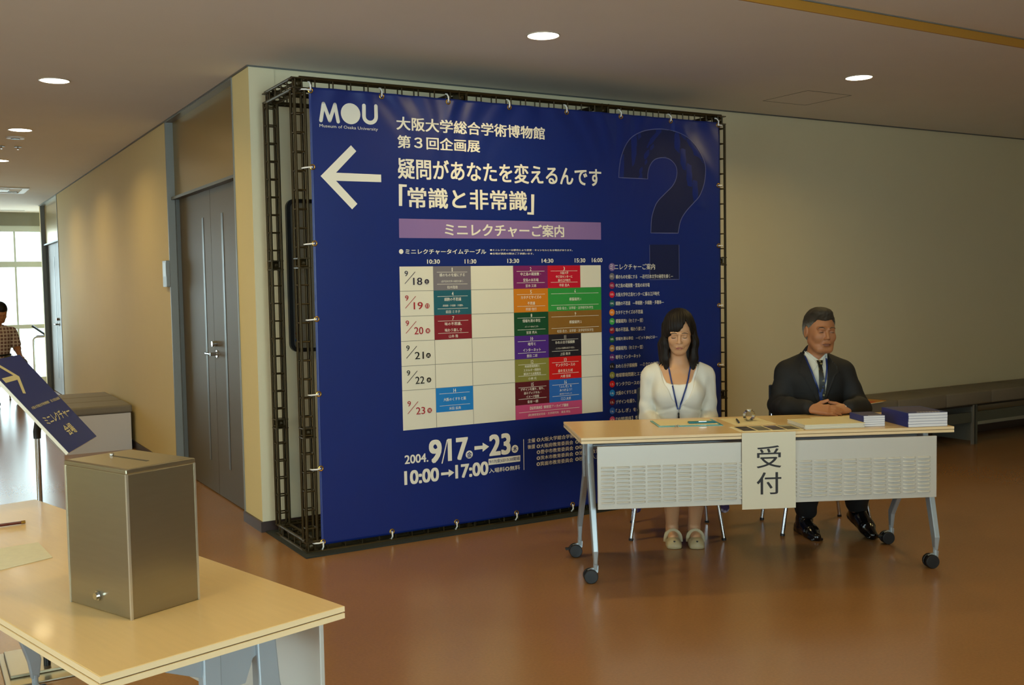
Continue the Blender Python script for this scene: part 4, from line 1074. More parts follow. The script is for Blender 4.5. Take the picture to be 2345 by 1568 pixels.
def hand(M, wrist, pal, fdir, side, thumb=1, s=1., curl=.5, up=(0, 0, 1)):
    """palm plus five fingers; fdir = finger direction, side = towards the thumb"""
    w_ = np.array(wrist, float); f = np.array(fdir, float); f /= np.linalg.norm(f); sd = np.array(side, float); sd -= f*(sd@f); sd /= np.linalg.norm(sd); u_ = np.cross(f, sd)
    if u_@np.array(up) < 0: u_ = -u_
    c = w_+f*.045*s
    for k in (-1.5, -.5, .5, 1.5):
        M.cone(w_+sd*k*.010*s, w_+f*.085*s+sd*k*.0185*s, .0135*s, .0115*s, .012)
    for k, L_ in ((1.5, .068), (.5, .078), (-.5, .073), (-1.5, .056)):
        a = w_+f*.085*s+sd*k*.0185*s; b = a+(f*math.cos(curl*.5)-u_*math.sin(curl*.5))*L_*.5*s; e = b+(f*math.cos(curl*1.3)-u_*math.sin(curl*1.3))*L_*.5*s
        M.cone(a, b, .0098*s, .0088*s, .005); M.cone(b, e, .0088*s, .0072*s, .004)
    a = w_+f*.02*s+sd*.022*s; b = a+(f*.62+sd*.72)*.042*s; e = b+(f*.85+sd*.35+u_*.18*thumb)*.040*s
    M.cone(a, b, .015*s, .0115*s, .012); M.cone(b, e, .0112*s, .0088*s, .004)

M_skinw = mat('skin_light', '#c99a72', .5, var=.03, scale=30, sss=.12)
M_skinm = mat('skin_tan', '#a9714a', .5, var=.05, scale=40, sss=.10)
M_hairb = mat('black_brown_hair', '#17110c', .55, spec=.25, var=.35, scale=40, stretch=(4, 4, .4))
M_white = mat('white_knit', '#dcd9cc', .95, var=.03, scale=25, bump=.4, spec=.15)
M_white2 = mat('white_jersey', '#e6e6e0', .8, bump=.15, scale=20)
M_suit = mat('black_suit_cloth', '#0e0e0d', .75, var=.1, scale=30)
M_lany = mat('blue_lanyard_band', '#16306e', .45)
M_lip = mat('lip_tint', '#9c5c50', .5); M_lash = mat('lash_line', '#1c110c', .5); M_brow = mat('brow_hair', '#33241a', .7)

# ---------------------------------------------------------------- woman
pw = thing('person', 'person in a white cardigan with shoulder length black hair, looking down behind the reception table', 'person', (WX, WY, 0), math.radians(-35))
HC = np.array((.004, -.055, 1.140)); HR = rotz(math.radians(-4))@rotx(math.radians(17))
def w_torso(M, g, arms=True, legs=False):
    M.ell((0, .0, .55), (.165+g, .115+g, .10+g), .04); M.ell((0, -.01, .67), (.108+g, .085+g, .12+g), .05); M.ell((0, -.02, .81), (.138+g, .092+g, .12+g), .05)
    for x in (-1, 1):
        M.ell((x*.062, -.082, .79), (.055+g, .042+g, .052+g), .04)
        M.cone((0, .0, .915), (x*.142, .0, .886), .044+g, .043+g, .05); M.cone((x*.03, .01, .965), (x*.15, .005, .900), .024+g, .026+g, .04)
def w_arms(M, g, k=.012):
    for x in (-1, 1): M.chain([(x*.156, .0, .875), (x*.174, .005, .66), (x*.110, -.23, .60)], [.041+g, .034+g, .025+g], k)
W = Model(); w_torso(W, 0); w_arms(W, 0)
W.cone((0, .005, .92), (0.002, -.022, 1.04), .050, .044, .035)
for x in (-1, 1): W.cone((x*.025, -.048, .922), (x*.085, -.036, .928), .010, .008, .03)   # collar bones
head(W, HC, HR, .96, True)
hand(W, (-.115, -.23, .60), None, (.55, -.8, -.12), (1, .3, 0), 1, .92, .5); hand(W, (.115, -.23, .615), None, (-.6, -.75, -.1), (-1, .3, 0), 1, .92, .5)
for x in (-1, 1):
    W.cone((x*.085, .0, .53), (x*.08, -.43, .50), .085, .058, .04)
    W.chain([(x*.08, -.43, .49), (x*.068, -.37, .34), (x*.060, -.25, .095)], [.054, .052, .033], .03)
    W.cone((x*.060, -.235, .062), (x*.060, -.345, .040), .030, .027, .03); W.cone((x*.060, -.22, .05), (x*.060, -.20, .04), .028, .026, .02)
    for k in range(5): W.cone((x*(.042+.010*k), -.345, .034), (x*(.042+.010*k), -.382+.004*k, .026), .0085, .0075, .006)
AXW = (axes([(-.30, -.11, .008), (-.11, .11, .0026), (.11, .30, .008)]), axes([(-.56, -.19, .008), (-.19, .07, .0026), (.07, .20, .01)]), axes([(0, .90, .008), (.90, 1.27, .0026)]))
to_obj('body', W, AXW, M_skinw, pw)
# camisole and cardigan
CM = Model(); w_torso(CM, .0075)
neck = [(-.20, 1.1), (-.098, .935), (-.083, .885), (-.070, .860), (-.045, .852), (0, .849), (.04, .852), (.065, .862), (.078, .89), (.095, .935), (.2, 1.1)]
CM.func(lambda P: np.maximum(_poly2(P[..., 0], P[..., 2], neck), P[..., 1]-.03), .006, '-')
CM.func(lambda P: .0022*np.sin(P[..., 2]*70+12*P[..., 0]**2*40)*np.clip((.79-P[..., 2])/.05, 0, 1)*(P[..., 2] > .5), 0, 'd')
AXC = (axes([(-.27, .27, .0045)]), axes([(-.20, .17, .0045)]), axes([(.43, 1.0, .0045)]))
to_obj('camisole', CM, AXC, M_white2, pw)
CD = Model(); w_torso(CD, .0155); w_arms(CD, .013)
vee = [(-.25, 1.2), (-.108, .945), (-.094, .90), (-.078, .85), (-.045, .775), (-.012, .735), (.012, .735), (.045, .775), (.078, .85), (.094, .90), (.108, .945), (.25, 1.2)]
CD.func(lambda P: np.maximum(_poly2(P[..., 0], P[..., 2], vee), P[..., 1]-.045), .006, '-')
def folds(P):
    x, y, z = P[..., 0], P[..., 1], P[..., 2]
    f = .0030*np.sin(x*95+z*18*np.sign(x))*np.exp(-((z-.86)/.08)**2)*(np.abs(x) < .2)
    f = f+.0042*np.sin(z*62+x*40)*np.exp(-((np.abs(x)-.19)/.05)**2)*np.clip((.80-z)/.06, 0, 1)
    f = f+.0035*np.exp(-((z-.735+.35*np.abs(x))/.010)**2)*(y < 0)*(np.abs(x) < .13)-.003*np.exp(-((z-.712+.25*np.abs(x))/.012)**2)*(y < 0)*(np.abs(x) < .14)
    return f+.0015*np.sin(x*60-z*55)*np.clip((.74-z)/.05, 0, 1)*(np.abs(x) < .14)
CD.func(folds, 0, 'd')
CD.func(lambda P: -(P[..., 2]-.56), .004, '-', ((-.15, -.2, .3), (.15, .2, .60))) if False else None
to_obj('cardigan', CD, (axes([(-.30, .30, .0045)]), axes([(-.29, .17, .0045)]), axes([(.44, .99, .0042)])), M_white, pw)
SK = Model()
SK.ell((0, .01, .56), (.178, .128, .09), .04)
for x in (-1, 1): SK.cone((x*.09, .0, .54), (x*.085, -.40, .515), .098, .072, .06)
SK.cone((0, -.05, .53), (0, -.42, .50), .07, .055, .06)
for x in (-1, 1): SK.chain([(x*.21, -.04, .50), (x*.236, -.06, .34), (x*.245, -.075, .150)], [.030, .028, .024], .03)
SK.func(lambda P: .006*np.sin(P[..., 1]*120+P[..., 2]*15)*np.clip((.46-P[..., 2])/.1, 0, 1), 0, 'd')
M_skirt = bpy.data.materials.new('purple_floral_skirt'); M_skirt.use_nodes = True
nt = M_skirt.node_tree; tc = nt.nodes.new('ShaderNodeTexCoord'); vo = nt.nodes.new('ShaderNodeTexVoronoi'); vo.inputs['Scale'].default_value = 38; rp = nt.nodes.new('ShaderNodeValToRGB')
rp.color_ramp.elements[0].color = lin('#d8ccd8'); rp.color_ramp.elements[1].position = .55; rp.color_ramp.elements[1].color = lin('#3c2450'); nt.links.new(tc.outputs['Object'], vo.inputs['Vector']); nt.links.new(vo.outputs['Distance'], rp.inputs[0]); nt.links.new(rp.outputs[0], nt.nodes['Principled BSDF'].inputs['Base Color']); nt.nodes['Principled BSDF'].inputs['Roughness'].default_value = .8
to_obj('skirt', SK, (axes([(-.29, .29, .006)]), axes([(-.52, .17, .006)]), axes([(.10, .67, .006)])), M_skirt, pw)
# hair
HW = Model(); HW.frame(HC, HR)
HW.ell((0, .018, .038), (.087, .104, .092), .02)
HW.frame()
HW.ell((0.004, .035, 1.07), (.090, .075, .13), .03); HW.cone((0, .05, 1.0), (0, .045, .93), .075, .055, .04)
for x in (-1, 1):
    HW.chain([(x*.062+.006, -.015, 1.17), (x*.079+(.012 if x < 0 else .006), -.035, 1.08), (x*.078+(.011 if x < 0 else .006), -.04, .99), (x*.073+.006, -.045, .935)], [.034, .029, .025, .014], .02)
    HW.cone((x*.06, .03, 1.06), (x*.07, .02, .94), .05, .03, .03)
    for k in range(5): HW.cone((x*(.058+.010*k)+.006, -.046+.010*k, .97), (x*(.052+.016*k)+.006, -.064+.012*k, .922+.005*k), .008, .0012, .005)
HW.ell((-.036, -.080, 1.165), (.042, .045, .058), .02, rot=roty(math.radians(28)))
op_ = [(.036, 1.205), (.018, 1.168), (-.008, 1.138), (-.030, 1.095), (-.046, 1.055), (-.054, 1.01), (-.046, .9), (.058, .9), (.062, 1.0), (.074, 1.06), (.068, 1.12), (.056, 1.165)]
HW.func(lambda P: np.maximum(_poly2(P[..., 0], P[..., 2], op_), P[..., 1]+.02), .010, '-')
HW.func(lambda P: (.0007*np.sin(np.arctan2(P[..., 0], P[..., 1])*60+2*np.sin(P[..., 2]*9))+.0005*np.sin(P[..., 0]*420+P[..., 2]*30)), 0, 'd')
to_obj('hair', HW, (axes([(-.135, .135, .0024)]), axes([(-.16, .14, .0026)]), axes([(.90, 1.29, .003)])), M_hairb, pw)
# face details on the surface
def HP(c, R, x, y, z): v = np.array(c)+R@np.array((x, y, z)); return float(v[0]), float(v[2])
def face_line(name, pts, wd, m_, c, R, mdl, parent, e=.0006):
    P_ = []
    for p in pts:
        a = HP(c, R, p[0], -.088, p[1]); P_.append((a[0], a[1], p[2] if len(p) > 2 else wd))
    return ribbon(name, mdl, P_, wd, m_, parent, e, .0006, 3)
for x in (-1, 1):
    face_line('eyebrow', [(x*.013, .0215, .003), (x*.026, .0250, .005), (x*.040, .0235, .004), (x*.048, .019, .0015)], .003, M_brow, HC, HR, [W], pw)
    face_line('eyelashes', [(x*.0175, -.0025, .0015), (x*.025, -.0060, .0028), (x*.034, -.0068, .0032), (x*.043, -.0040, .0022)], .002, M_lash, HC, HR, [W], pw)
    face_line('eyelid_crease', [(x*.019, .006, .0008), (x*.030, .0085, .0014), (x*.043, .006, .0008)], .001, mat('lid_shadow', '#7a4a34', .6), HC, HR, [W], pw)
face_line('upper_lip', [(-.0205, -.0652, .0015), (-.010, -.0630, .005), (-.003, -.0620, .0058), (0, -.0625, .0054), (.003, -.0620, .0058), (.010, -.0630, .005), (.0205, -.0652, .0015)], .004, M_lip, HC, HR, [W], pw, .0004)
face_line('lower_lip', [(-.0185, -.0664, .0018), (-.009, -.0687, .0064), (0, -.0695, .0078), (.009, -.0687, .0064), (.0185, -.0664, .0018)], .004, M_lip, HC, HR, [W], pw, .0004)
# lanyard
MW = [CD, CM, W]
ribbon('lanyard', MW, [(-.056, .945), (-.046, .88), (-.032, .80), (-.012, .712)], .0085, M_lany, pw, .003, .0015)
ribbon('lanyard', MW, [(.066, .945), (.050, .88), (.022, .80), (-.004, .712)], .0085, M_lany, pw, .0045, .0015)
yc = front_y(MW, -.008, .69)
MB().tube([(-.008, yc-.007, .716), (-.008, yc-.008, .694)], .003, 8).build('lanyard_hook', M_chrome, pw)
MB().tube([(-.008, yc-.010, .694), (-.008, yc-.011, .684), (-.008, yc-.011, .68), (-.008, yc-.012, .655), (-.008, yc-.012, .645)], [.004, .0055, .004, .0068, .005], 10).build('lanyard_clip', M_blk, pw, smooth=True)
# shoes
M_shoe = mat('beige_leather', '#b3a27a', .45)
for x in (-1, 1):
    SH = Model(); cx_ = x*.060
    SH.box((cx_, -.29, .012), (.036, .115, .010), .009, .01); SH.cone((cx_, -.205, .012), (cx_, -.375, .012), .032, .036, .02)
    SH.cone((cx_, -.350, .020), (cx_, -.374, .018), .038, .033, .015); SH.cone((cx_, -.19, .03), (cx_, -.20, .055), .034, .030, .02)
    SH.func(lambda P: P[..., 2], .003, '-', ((-.3, -.6, -.1), (.3, 0, .03)))
    SH.box((cx_, -.262, .082), (.055, .074, .052), .012, .006, '-')
    sh = to_obj('shoe', SH, (axes([(cx_-.06, cx_+.06, .003)]), axes([(-.44, -.14, .003)]), axes([(-.01, .10, .003)])), M_shoe, pw)
    st = MB(); n_ = 12; pts = [(cx_+.041*math.cos(PI*i/n_), -.318+.006*math.sin(PI*i/n_), .018+.060*math.sin(PI*i/n_)**.7) for i in range(n_+1)]
    st.tube(pts, .009, 8, flat=(1.2, .25), up=(0, 1, 0)); st.build('strap', M_shoe, pw, smooth=True)
    hp = [(cx_+s_*.004+.0, 0) for s_ in ()] 
    ht = MB().prism([(cx_-.006, .0415), (cx_, .034), (cx_+.006, .0415), (cx_+.003, .045), (cx_, .0425), (cx_-.003, .045)], 'y', -.406, -.385); ht.build('heart_trim', M_blk, pw)

# ---------------------------------------------------------------- man
pm_ = thing('person', 'person with short grey hair in a dark suit and tie, hands folded on the table', 'person', (MX, MY, 0), MR)
HC2 = np.array((.026, -.070, 1.124)); HR2 = rotz(math.radians(13))@roty(math.radians(1.5))@rotx(math.radians(2))
def m_torso(M, g):
    M.ell((0, .0, .57), (.165+g, .125+g, .12+g), .05); M.ell((0, -.03, .70), (.15+g, .115+g, .14+g), .06); M.ell((0, -.045, .835), (.165+g, .108+g, .13+g), .05)
    for x in (-1, 1): M.cone((0, -.03, .92), (x*.148, -.03, .885), .046+g, .048+g, .05); M.cone((x*.03, -.02, .965), (x*.15, -.03, .902), .026+g, .028+g, .04)
def m_arms(M, g):
    M.chain([(-.158, -.035, .878), (-.205, -.085, .705), (-.188, -.34, .724), (-.105, -.470, .735)], [.050+g, .046+g, .038+g, .031+g], .03)
    M.chain([(.160, -.035, .878), (.228, -.085, .700), (.180, -.36, .724), (.098, -.462, .735)], [.050+g, .046+g, .038+g, .031+g], .03)
MN = Model(); m_torso(MN, -.004); m_arms(MN, -.006)
MN.cone((0, -.02, .93), (.016, -.04, 1.03), .055, .053, .025)
head(MN, HC2, HR2, 1.03, False)
hand(MN, (-.098, -.50, .732), None, (.95, -.28, -.02), (.2, .75, .65), .9, .95, .35, up=(0, -.6, .8))
hand(MN, (.092, -.475, .728), None, (-.93, -.30, -.02), (-.1, .8, .5), .3, .95, .55, up=(0, -.6, .8))
LEG = [(-1, (-.10, .0, .53), (-.11, -.42, .51), (-.085, -.235, .10), (-.075, -.43, .03)), (1, (.10, .0, .53), (.17, -.42, .51), (.195, -.22, .13), (.235, -.39, .03))]
for x, a, b, c_, d_ in LEG:
    MN.cone(a, b, .085, .062, .04); MN.chain([b, ((b[0]+c_[0])/2, (b[1]+c_[1])/2-.015, .33), c_], [.058, .054, .036], .03); MN.cone((c_[0], c_[1], c_[2]-.035), (d_[0], d_[1]+.05, .024), .028, .014, .02)
AXM = (axes([(-.33, -.11, .008), (-.11, .125, .0027), (.125, .33, .008)]), axes([(-.66, -.44, .0045), (-.44, -.21, .008), (-.21, .055, .0027), (.055, .22, .01)]), axes([(0, .69, .009), (.69, .80, .0045), (.80, .94, .008), (.94, 1.28, .0027)]))
to_obj('body', MN, AXM, M_skinm, pm_)
# shirt with stand-up collar points
ST_ = Model(); m_torso(ST_, .004); m_arms(ST_, -.001)
ST_.cone((.002, -.018, .945), (.012, -.030, .992), .066, .0605, .015)
ST_.func(lambda P: np.maximum(_poly2(P[..., 0], P[..., 2], [(-.085, 1.10), (-.062, 1.025), (.014, .962), (.078, 1.02), (.10, 1.10)]), P[..., 1]-.015), .003, '-')
ST_.func(lambda P: -(P[..., 2]-.995)*-1, .003, '-', ((-.12, -.15, .98), (.12, .12, 1.04))) if False else None
M_shirt = mat('white_shirt_cotton', '#cfd2c8', .75)
to_obj('shirt', ST_, (axes([(-.31, .31, .0045)]), axes([(-.58, .16, .0045)]), axes([(.50, 1.05, .0045)])), M_shirt, pm_)
JK = Model(); m_torso(JK, .018)
JK.chain([(-.160, -.035, .878), (-.208, -.085, .700), (-.190, -.34, .722), (-.112, -.465, .736)], [.063, .058, .052, .040], .03)
JK.chain([(.162, -.035, .878), (.232, -.085, .695), (.185, -.355, .722), (.105, -.455, .736)], [.063, .058, .052, .040], .03)
JK.ell((0, .0, .48), (.19, .14, .08), .05)
JK.cone((0, .0, .955), (.006, .004, .992), .070, .062, .03)
jv = [(-.16, 1.2), (-.070, 1.012), (-.050, .95), (-.012, .84), (.004, .75), (.018, .685), (.026, .70), (.040, .78), (.054, .90), (.066, 1.005), (.14, 1.2)]
JK.func(lambda P: np.maximum(_poly2(P[..., 0], P[..., 2], jv), P[..., 1]-.0), .004, '-')
def lap(P):
    x, y, z = P[..., 0], P[..., 1], P[..., 2]
    el = np.minimum(np.abs(_poly2(x, z, [(-.16, 1.2), (-.072, .995), (-.10, .93), (-.105, .89), (-.085, .885), (-.03, .78), (.018, .685), (.05, .78), (.095, .885), (.115, .89), (.11, .93), (.062, .99), (.14, 1.2)])), .02)
    f = -.0035*(el < .0025)*(y < 0)*(z > .68)
    return f+.0025*np.sin(z*60+x*25)*np.exp(-((np.abs(x)-.25)/.05)**2)*(z < .85)+.0015*np.sin(y*55+z*20)*(z < .78)
JK.func(lap, 0, 'd')
to_obj('suit_jacket', JK, (axes([(-.35, .35, .005)]), axes([(-.53, .18, .005)]), axes([(.39, 1.06, .0045)])), M_suit, pm_)
# trousers and shoes
TR = Model(); TR.ell((0, .0, .53), (.175, .13, .09), .05)
for x, a, b, c_, d_ in LEG: TR.cone(a, b, .097, .078, .05); TR.chain([b, ((b[0]+c_[0])/2, (b[1]+c_[1])/2-.014, .33), (c_[0], c_[1]+.0, c_[2]+.040)], [.078, .072, .063], .03)
TR.func(lambda P: .003*np.sin(P[..., 2]*60+P[..., 0]*40), 0, 'd')
to_obj('trousers', TR, (axes([(-.27, .34, .006)]), axes([(-.53, .18, .006)]), axes([(.06, .65, .006)])), M_suit, pm_)
M_shoeb = mat('polished_black_leather', '#0b0b0b', .15, coat=.3)
def shoe(toe, yaw, heel_lift, sock):
    SH = Model(); R = rotz(yaw)@rotx(-heel_lift) if heel_lift else rotz(yaw); SH.frame(toe, R)
    SH.cone((0, .025, .020), (0, .10, .026), .024, .040, .02); SH.cone((0, .10, .030), (0, .24, .030), .043, .036, .02); SH.box((0, .132, .006), (.036, .118, .007), .006, .006); SH.cone((0, .03, .008), (0, .09, .010), .022, .034, .01)
    SH.cone((0, .10, .040), (0, .19, .070), .030, .034, .02); SH.cone((0, .20, .03), (0, .215, .075), .034, .032, .02); SH.box((0, .235, .010), (.030, .035, .014), .006, .008)
    SH.func(lambda P: .0018*(np.abs(P[..., 1]-.075) < .004)*(P[..., 2] > .02)*-1, 0, 'd')
    SH.frame(); SH.cone(sock, (sock[0], sock[1]-.02, sock[2]+.12), .046, .050, .02)
    return SH
for (toe, yw, hl, sk), lb in ((((-.050, -.425, 0), math.radians(14), 0, (-.088, -.225, .075)), None), (((.255, -.385, .0), math.radians(17), math.radians(-17), (.20, -.205, .13)), None)):
    SH = shoe(toe, yw, hl, sk)
    SH.func(lambda P: P[..., 2], .002, '-', ((-.5, -.7, -.2), (.5, .2, .03)))
    to_obj('shoe', SH, (axes([(-.18, .36, .0035)]) if False else axes([(toe[0]-.12, toe[0]+.10, .0035)]), axes([(-.46, -.12, .0035)]), axes([(-.01, .32, .0035)])), M_shoeb, pm_)
# hair, grey at the temples
M_hairg = bpy.data.materials.new('grey_streaked_hair'); M_hairg.use_nodes = True; nt = M_hairg.node_tree; b = nt.nodes['Principled BSDF']; b.inputs['Roughness'].default_value = .7; b.inputs['Specular IOR Level'].default_value = .25
tc = nt.nodes.new('ShaderNodeTexCoord'); sp = nt.nodes.new('ShaderNodeSeparateXYZ'); mr = nt.nodes.new('ShaderNodeMapRange'); mr.inputs[1].default_value = 1.15; mr.inputs[2].default_value = 1.215
nz_ = nt.nodes.new('ShaderNodeTexNoise'); nz_.inputs['Scale'].default_value = 120; ad = nt.nodes.new('ShaderNodeMath'); ad.operation = 'MULTIPLY_ADD'; ad.inputs[1].default_value = .06; 
nt.links.new(tc.outputs['Object'], sp.inputs[0]); nt.links.new(tc.outputs['Object'], nz_.inputs['Vector']); nt.links.new(nz_.outputs[0], ad.inputs[0]); nt.links.new(sp.outputs[2], ad.inputs[2]); nt.links.new(ad.outputs[0], mr.inputs[0])
mx = nt.nodes.new('ShaderNodeMix'); mx.data_type = 'RGBA'; mx.inputs[6].default_value = lin('#8a8a84'); mx.inputs[7].default_value = lin('#3a342a'); nt.links.new(mr.outputs[0], mx.inputs[0]); nt.links.new(mx.outputs[2], b.inputs['Base Color'])
HM = Model(); HM.frame(HC2, HR2)
HM.ell((0, .024, .048), (.0845, .104, .090), .02); HM.ell((0, .045, .0), (.080, .075, .075), .03)
HM.ell((-.012, -.045, .108), (.055, .045, .026), .035)
side = [(-.3, .0895), (-.095, .0895), (-.070, .075), (-.045, .055), (-.032, .030), (-.030, -.012), (-.012, -.014), (-.004, .022), (.014, .034), (.030, .022), (.036, -.04), (.06, -.07), (.3, -.07), (.3, -.4), (-.3, -.4)]
HM.func(lambda P: _poly2(P[..., 1]+.25*np.abs(P[..., 0]-0)*(P[..., 2] > .05)*0, P[..., 2]+(P[..., 1] < -.05)*(.0125*np.exp(-((P[..., 0]+.004)/.024)**2)-.009*np.exp(-((np.abs(P[..., 0])-.047)/.016)**2)), side), .006, '-')
HM.func(lambda P: .0006*np.sin(P[..., 0]*300+P[..., 1]*90)+.0005*np.sin(P[..., 0]*180-P[..., 2]*260), 0, 'd')
to_obj('hair', HM, (axes([(-.12, .13, .0026)]), axes([(-.20, .10, .0026)]), axes([(1.02, 1.30, .0026)])), M_hairg, pm_)
s_ = 1.03
M_lipm = mat('lip_brown', '#7a4032', .5)
for x in (-1, 1):
    face_line('eyebrow', [(x*.012*s_, .0225, .003), (x*.026*s_, .0285, .0055), (x*.042*s_, .027, .0045), (x*.050*s_, .021, .002)], .003, mat('brow_grey', '#40352a', .8), HC2, HR2, [MN], pm_)
    face_line('eye', [(x*.018*s_, -.0005, .0012), (x*.026*s_, .0005, .0030), (x*.034*s_, .0006, .0034), (x*.043*s_, -.0012, .0014)], .002, M_lash, HC2, HR2, [MN], pm_)
    face_line('eyelid_crease', [(x*.018*s_, .0075, .0008), (x*.031*s_, .0105, .0016), (x*.045*s_, .006, .0008)], .001, mat('lid_shadow_m', '#5e3420', .6), HC2, HR2, [MN], pm_)
    face_line('cheek_fold', [(x*.016, -.036, .001), (x*.025, -.050, .0022), (x*.031, -.068, .001)], .001, mat('lid_shadow_m2', '#935a38', .6), HC2, HR2, [MN], pm_)
face_line('upper_lip', [(-.025, -.067, .001), (-.010, -.0635, .0042), (0, -.0640, .0040), (.010, -.0635, .0042), (.025, -.067, .001)], .004, M_lipm, HC2, HR2, [MN], pm_, .0004)
face_line('lower_lip', [(-.020, -.0705, .0012), (0, -.0740, .0065), (.020, -.0705, .0012)], .004, M_lipm, HC2, HR2, [MN], pm_, .0004)
face_line('mouth_line', [(-.027, -.0680, .0012), (0, -.0685, .0016), (.027, -.0680, .0012)], .001, M_lash, HC2, HR2, [MN], pm_, .0012)
# collar points, tie, lanyard, badge
MM = [ST_]; MJ = [JK, ST_]
for x, pts in ((-1, [(-.060, 1.012), (-.056, .975), (-.026, .905), (.002, .940), (-.022, .972)]), (1, [(.064, 1.006), (.062, .965), (.050, .905), (.028, .940), (.042, .972)])):
    vs = [(p[0], front_y(MM, p[0], min(p[1], .985))-.006, p[1]) for p in pts]; n = len(vs)
    MB().add(vs+[(v[0], v[1]+.003, v[2]) for v in vs], [tuple(range(n)), tuple(range(n, 2*n))]+[(i, (i+1) % n, n+(i+1) % n, n+i) for i in range(n)]).build('collar_point', M_shirt, pm_)
M_tie = bpy.data.materials.new('dark_patterned_tie'); M_tie.use_nodes = True; nt = M_tie.node_tree; tc = nt.nodes.new('ShaderNodeTexCoord'); ck = nt.nodes.new('ShaderNodeTexVoronoi'); ck.inputs['Scale'].default_value = 48; rp = nt.nodes.new('ShaderNodeValToRGB')
rp.color_ramp.elements[0].color = lin('#8a8458'); rp.color_ramp.elements[0].position = .25; rp.color_ramp.elements[1].position = .34; rp.color_ramp.elements[1].color = lin('#15150f'); nt.links.new(tc.outputs['Object'], ck.inputs['Vector']); nt.links.new(ck.outputs['Distance'], rp.inputs[0]); nt.links.new(rp.outputs[0], nt.nodes['Principled BSDF'].inputs['Base Color']); nt.nodes['Principled BSDF'].inputs['Roughness'].default_value = .5
ribbon('tie_knot', MM, [(.014, .962, .034), (.014, .935, .022)], .03, M_tie, pm_, .009, .008)
ribbon('tie', MM, [(.014, .937, .020), (.016, .87, .028), (.020, .80, .034), (.022, .70, .038)], .03, M_tie, pm_, .005, .003)
ribbon('lanyard', MJ, [(-.062, .985), (-.052, .945), (-.028, .87), (.006, .775)], .0095, M_lany, pm_, .004, .0015)
ribbon('lanyard', MJ, [(.058, .985), (.052, .93), (.040, .86), (.014, .775)], .0095, M_lany, pm_, .006, .0015)
ribbon('lanyard', MJ, [(.010, .785), (.012, .735)], .018, M_lany, pm_, .008, .002)
yc = front_y(MJ, .014, .71)
MB().tube([(.014, yc-.012, .735), (.014, yc-.014, .712)], .003, 8).build('badge_clip', M_chrome, pm_)
MB().box(-.008, .028, yc-.016, yc-.014, .64, .700).build('name_badge', mat('pale_blue_badge', '#9fb4bc', .4), pm_)

# ---------------------------------------------------------------- seated visitor far down the corridor
pb = thing('person', 'person in a plaid short sleeved shirt and khaki trousers seated by the corridor windows', 'person', (-.75, 9.0, 0), math.radians(12))
def b_torso(M, g):
    M.ell((0, 0, .56), (.16+g, .12+g, .12+g), .05); M.ell((0, -.03, .72), (.15+g, .11+g, .15+g), .05); M.ell((0, -.05, .86), (.165+g, .105+g, .14+g), .05)
    for x in (-1, 1): M.cone((0, -.04, .96), (x*.165, -.04, .925), .05+g, .05+g, .05)
Bm = Model(); b_torso(Bm, -.004)
for x in (-1, 1): Bm.chain([(x*.185, -.04, .915), (x*.235, -.06, .70), (x*.20, -.27, .62)], [.05, .042, .028], .03)
Bm.cone((0, -.04, .97), (0, -.08, 1.07), .056, .054, .03); HB = np.array((.035, -.10, 1.175)); HRb = rotx(math.radians(28)); head(Bm, HB, HRb, 1.0, False)
hand(Bm, (.20, -.27, .615), None, (-.1, -.9, -.25), (-1, 0, 0), 1, 1., .6); hand(Bm, (-.20, -.27, .615), None, (.1, -.9, -.25), (1, 0, 0), 1, 1., .6)
for x in (-1, 1): Bm.cone((x*.10, 0, .53), (x*.16, -.42, .52), .085, .062, .04); Bm.chain([(x*.16, -.42, .51), (x*.15, -.36, .10)], [.056, .036], .03); Bm.cone((x*.15, -.34, .07), (x*.17, -.52, .035), .035, .03, .02)
g8 = .007
to_obj('body', Bm, (axes([(-.32, .32, g8)]), axes([(-.62, .2, g8)]), axes([(0, 1.32, g8)])), M_skinm, pb)
SB_ = Model(); b_torso(SB_, .012)
for x in (-1, 1): SB_.chain([(x*.185, -.04, .915), (x*.222, -.052, .76)], [.064, .064], .03)
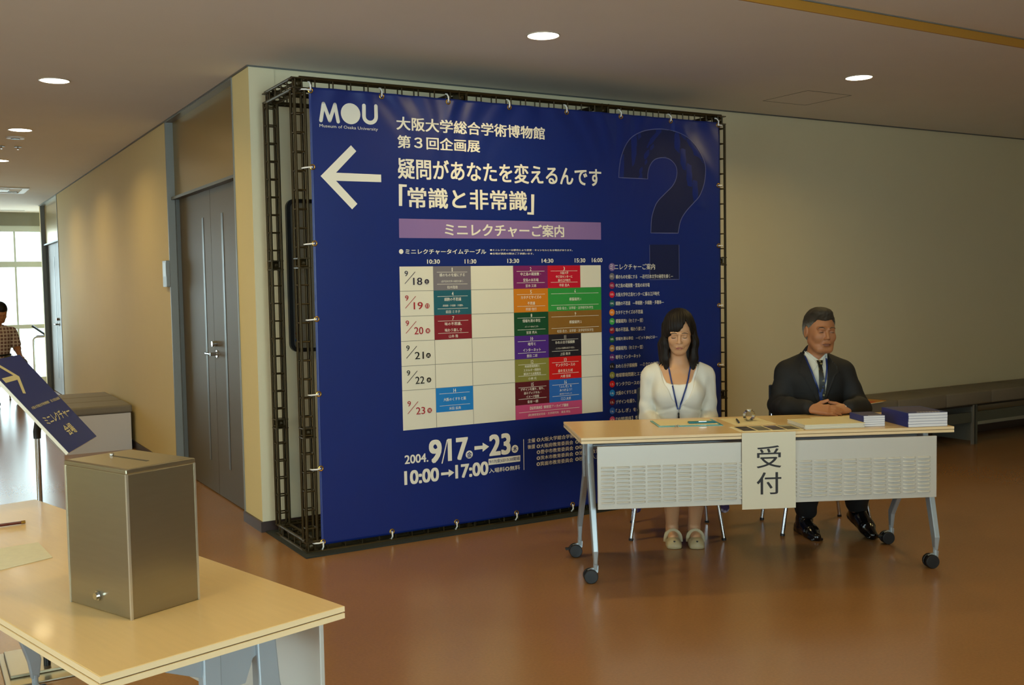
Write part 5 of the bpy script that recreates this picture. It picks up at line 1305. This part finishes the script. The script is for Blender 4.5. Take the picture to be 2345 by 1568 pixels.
M_pl = bpy.data.materials.new('plaid_shirt_cloth'); M_pl.use_nodes = True; nt = M_pl.node_tree; tc = nt.nodes.new('ShaderNodeTexCoord'); bk = nt.nodes.new('ShaderNodeTexBrick'); bk.offset = 0; bk.inputs['Scale'].default_value = 1; bk.inputs['Brick Width'].default_value = .045; bk.inputs['Row Height'].default_value = .045; bk.inputs['Mortar Size'].default_value = .007
bk.inputs['Color1'].default_value = lin('#7a5a52'); bk.inputs['Color2'].default_value = lin('#6e5048'); bk.inputs['Mortar'].default_value = lin('#c8b8ac'); mp = nt.nodes.new('ShaderNodeMapping'); mp.inputs['Rotation'].default_value = (PI/2, 0, 0)
nt.links.new(tc.outputs['Object'], mp.inputs[0]); nt.links.new(mp.outputs[0], bk.inputs['Vector']); nt.links.new(bk.outputs[0], nt.nodes['Principled BSDF'].inputs['Base Color']); nt.nodes['Principled BSDF'].inputs['Roughness'].default_value = .85
to_obj('plaid_shirt', SB_, (axes([(-.32, .32, g8)]), axes([(-.3, .2, g8)]), axes([(.54, 1.05, g8)])), M_pl, pb)
TB_ = Model(); TB_.ell((0, 0, .54), (.175, .135, .10), .05)
for x in (-1, 1): TB_.cone((x*.10, 0, .53), (x*.16, -.42, .52), .10, .08, .04); TB_.chain([(x*.16, -.42, .51), (x*.15, -.35, .12)], [.075, .062], .03)
to_obj('trousers', TB_, (axes([(-.32, .32, g8)]), axes([(-.56, .2, g8)]), axes([(.05, .68, g8)])), mat('khaki_cloth', '#5c5a36', .85), pb)
HH = Model(); HH.frame(HB, HRb); HH.ell((0, .024, .045), (.086, .106, .096), .02); HH.func(lambda P: np.maximum(P[..., 2]-.05, P[..., 1]+.03), .01, '-'); HH.func(lambda P: P[..., 2]+.05, .01, '-')
to_obj('hair', HH, (axes([(-.12, .12, .005)]), axes([(-.28, .08, .005)]), axes([(1.02, 1.36, .005)])), M_hairb, pb)
bl_ = MB().torus((0, -.0, .625), .158, .016, 'z', 28, 6); o = bl_.build('belt', M_blk, pb, smooth=True); o.scale = (1.02, .83, 1)
SBK = Model()
for x in (-1, 1): SBK.cone((x*.15, -.34, .045), (x*.17, -.53, .035), .045, .038, .02)
to_obj('shoes', SBK, (axes([(-.24, .24, g8)]), axes([(-.62, -.25, g8)]), axes([(-.01, .12, g8)])), M_blk, pb)
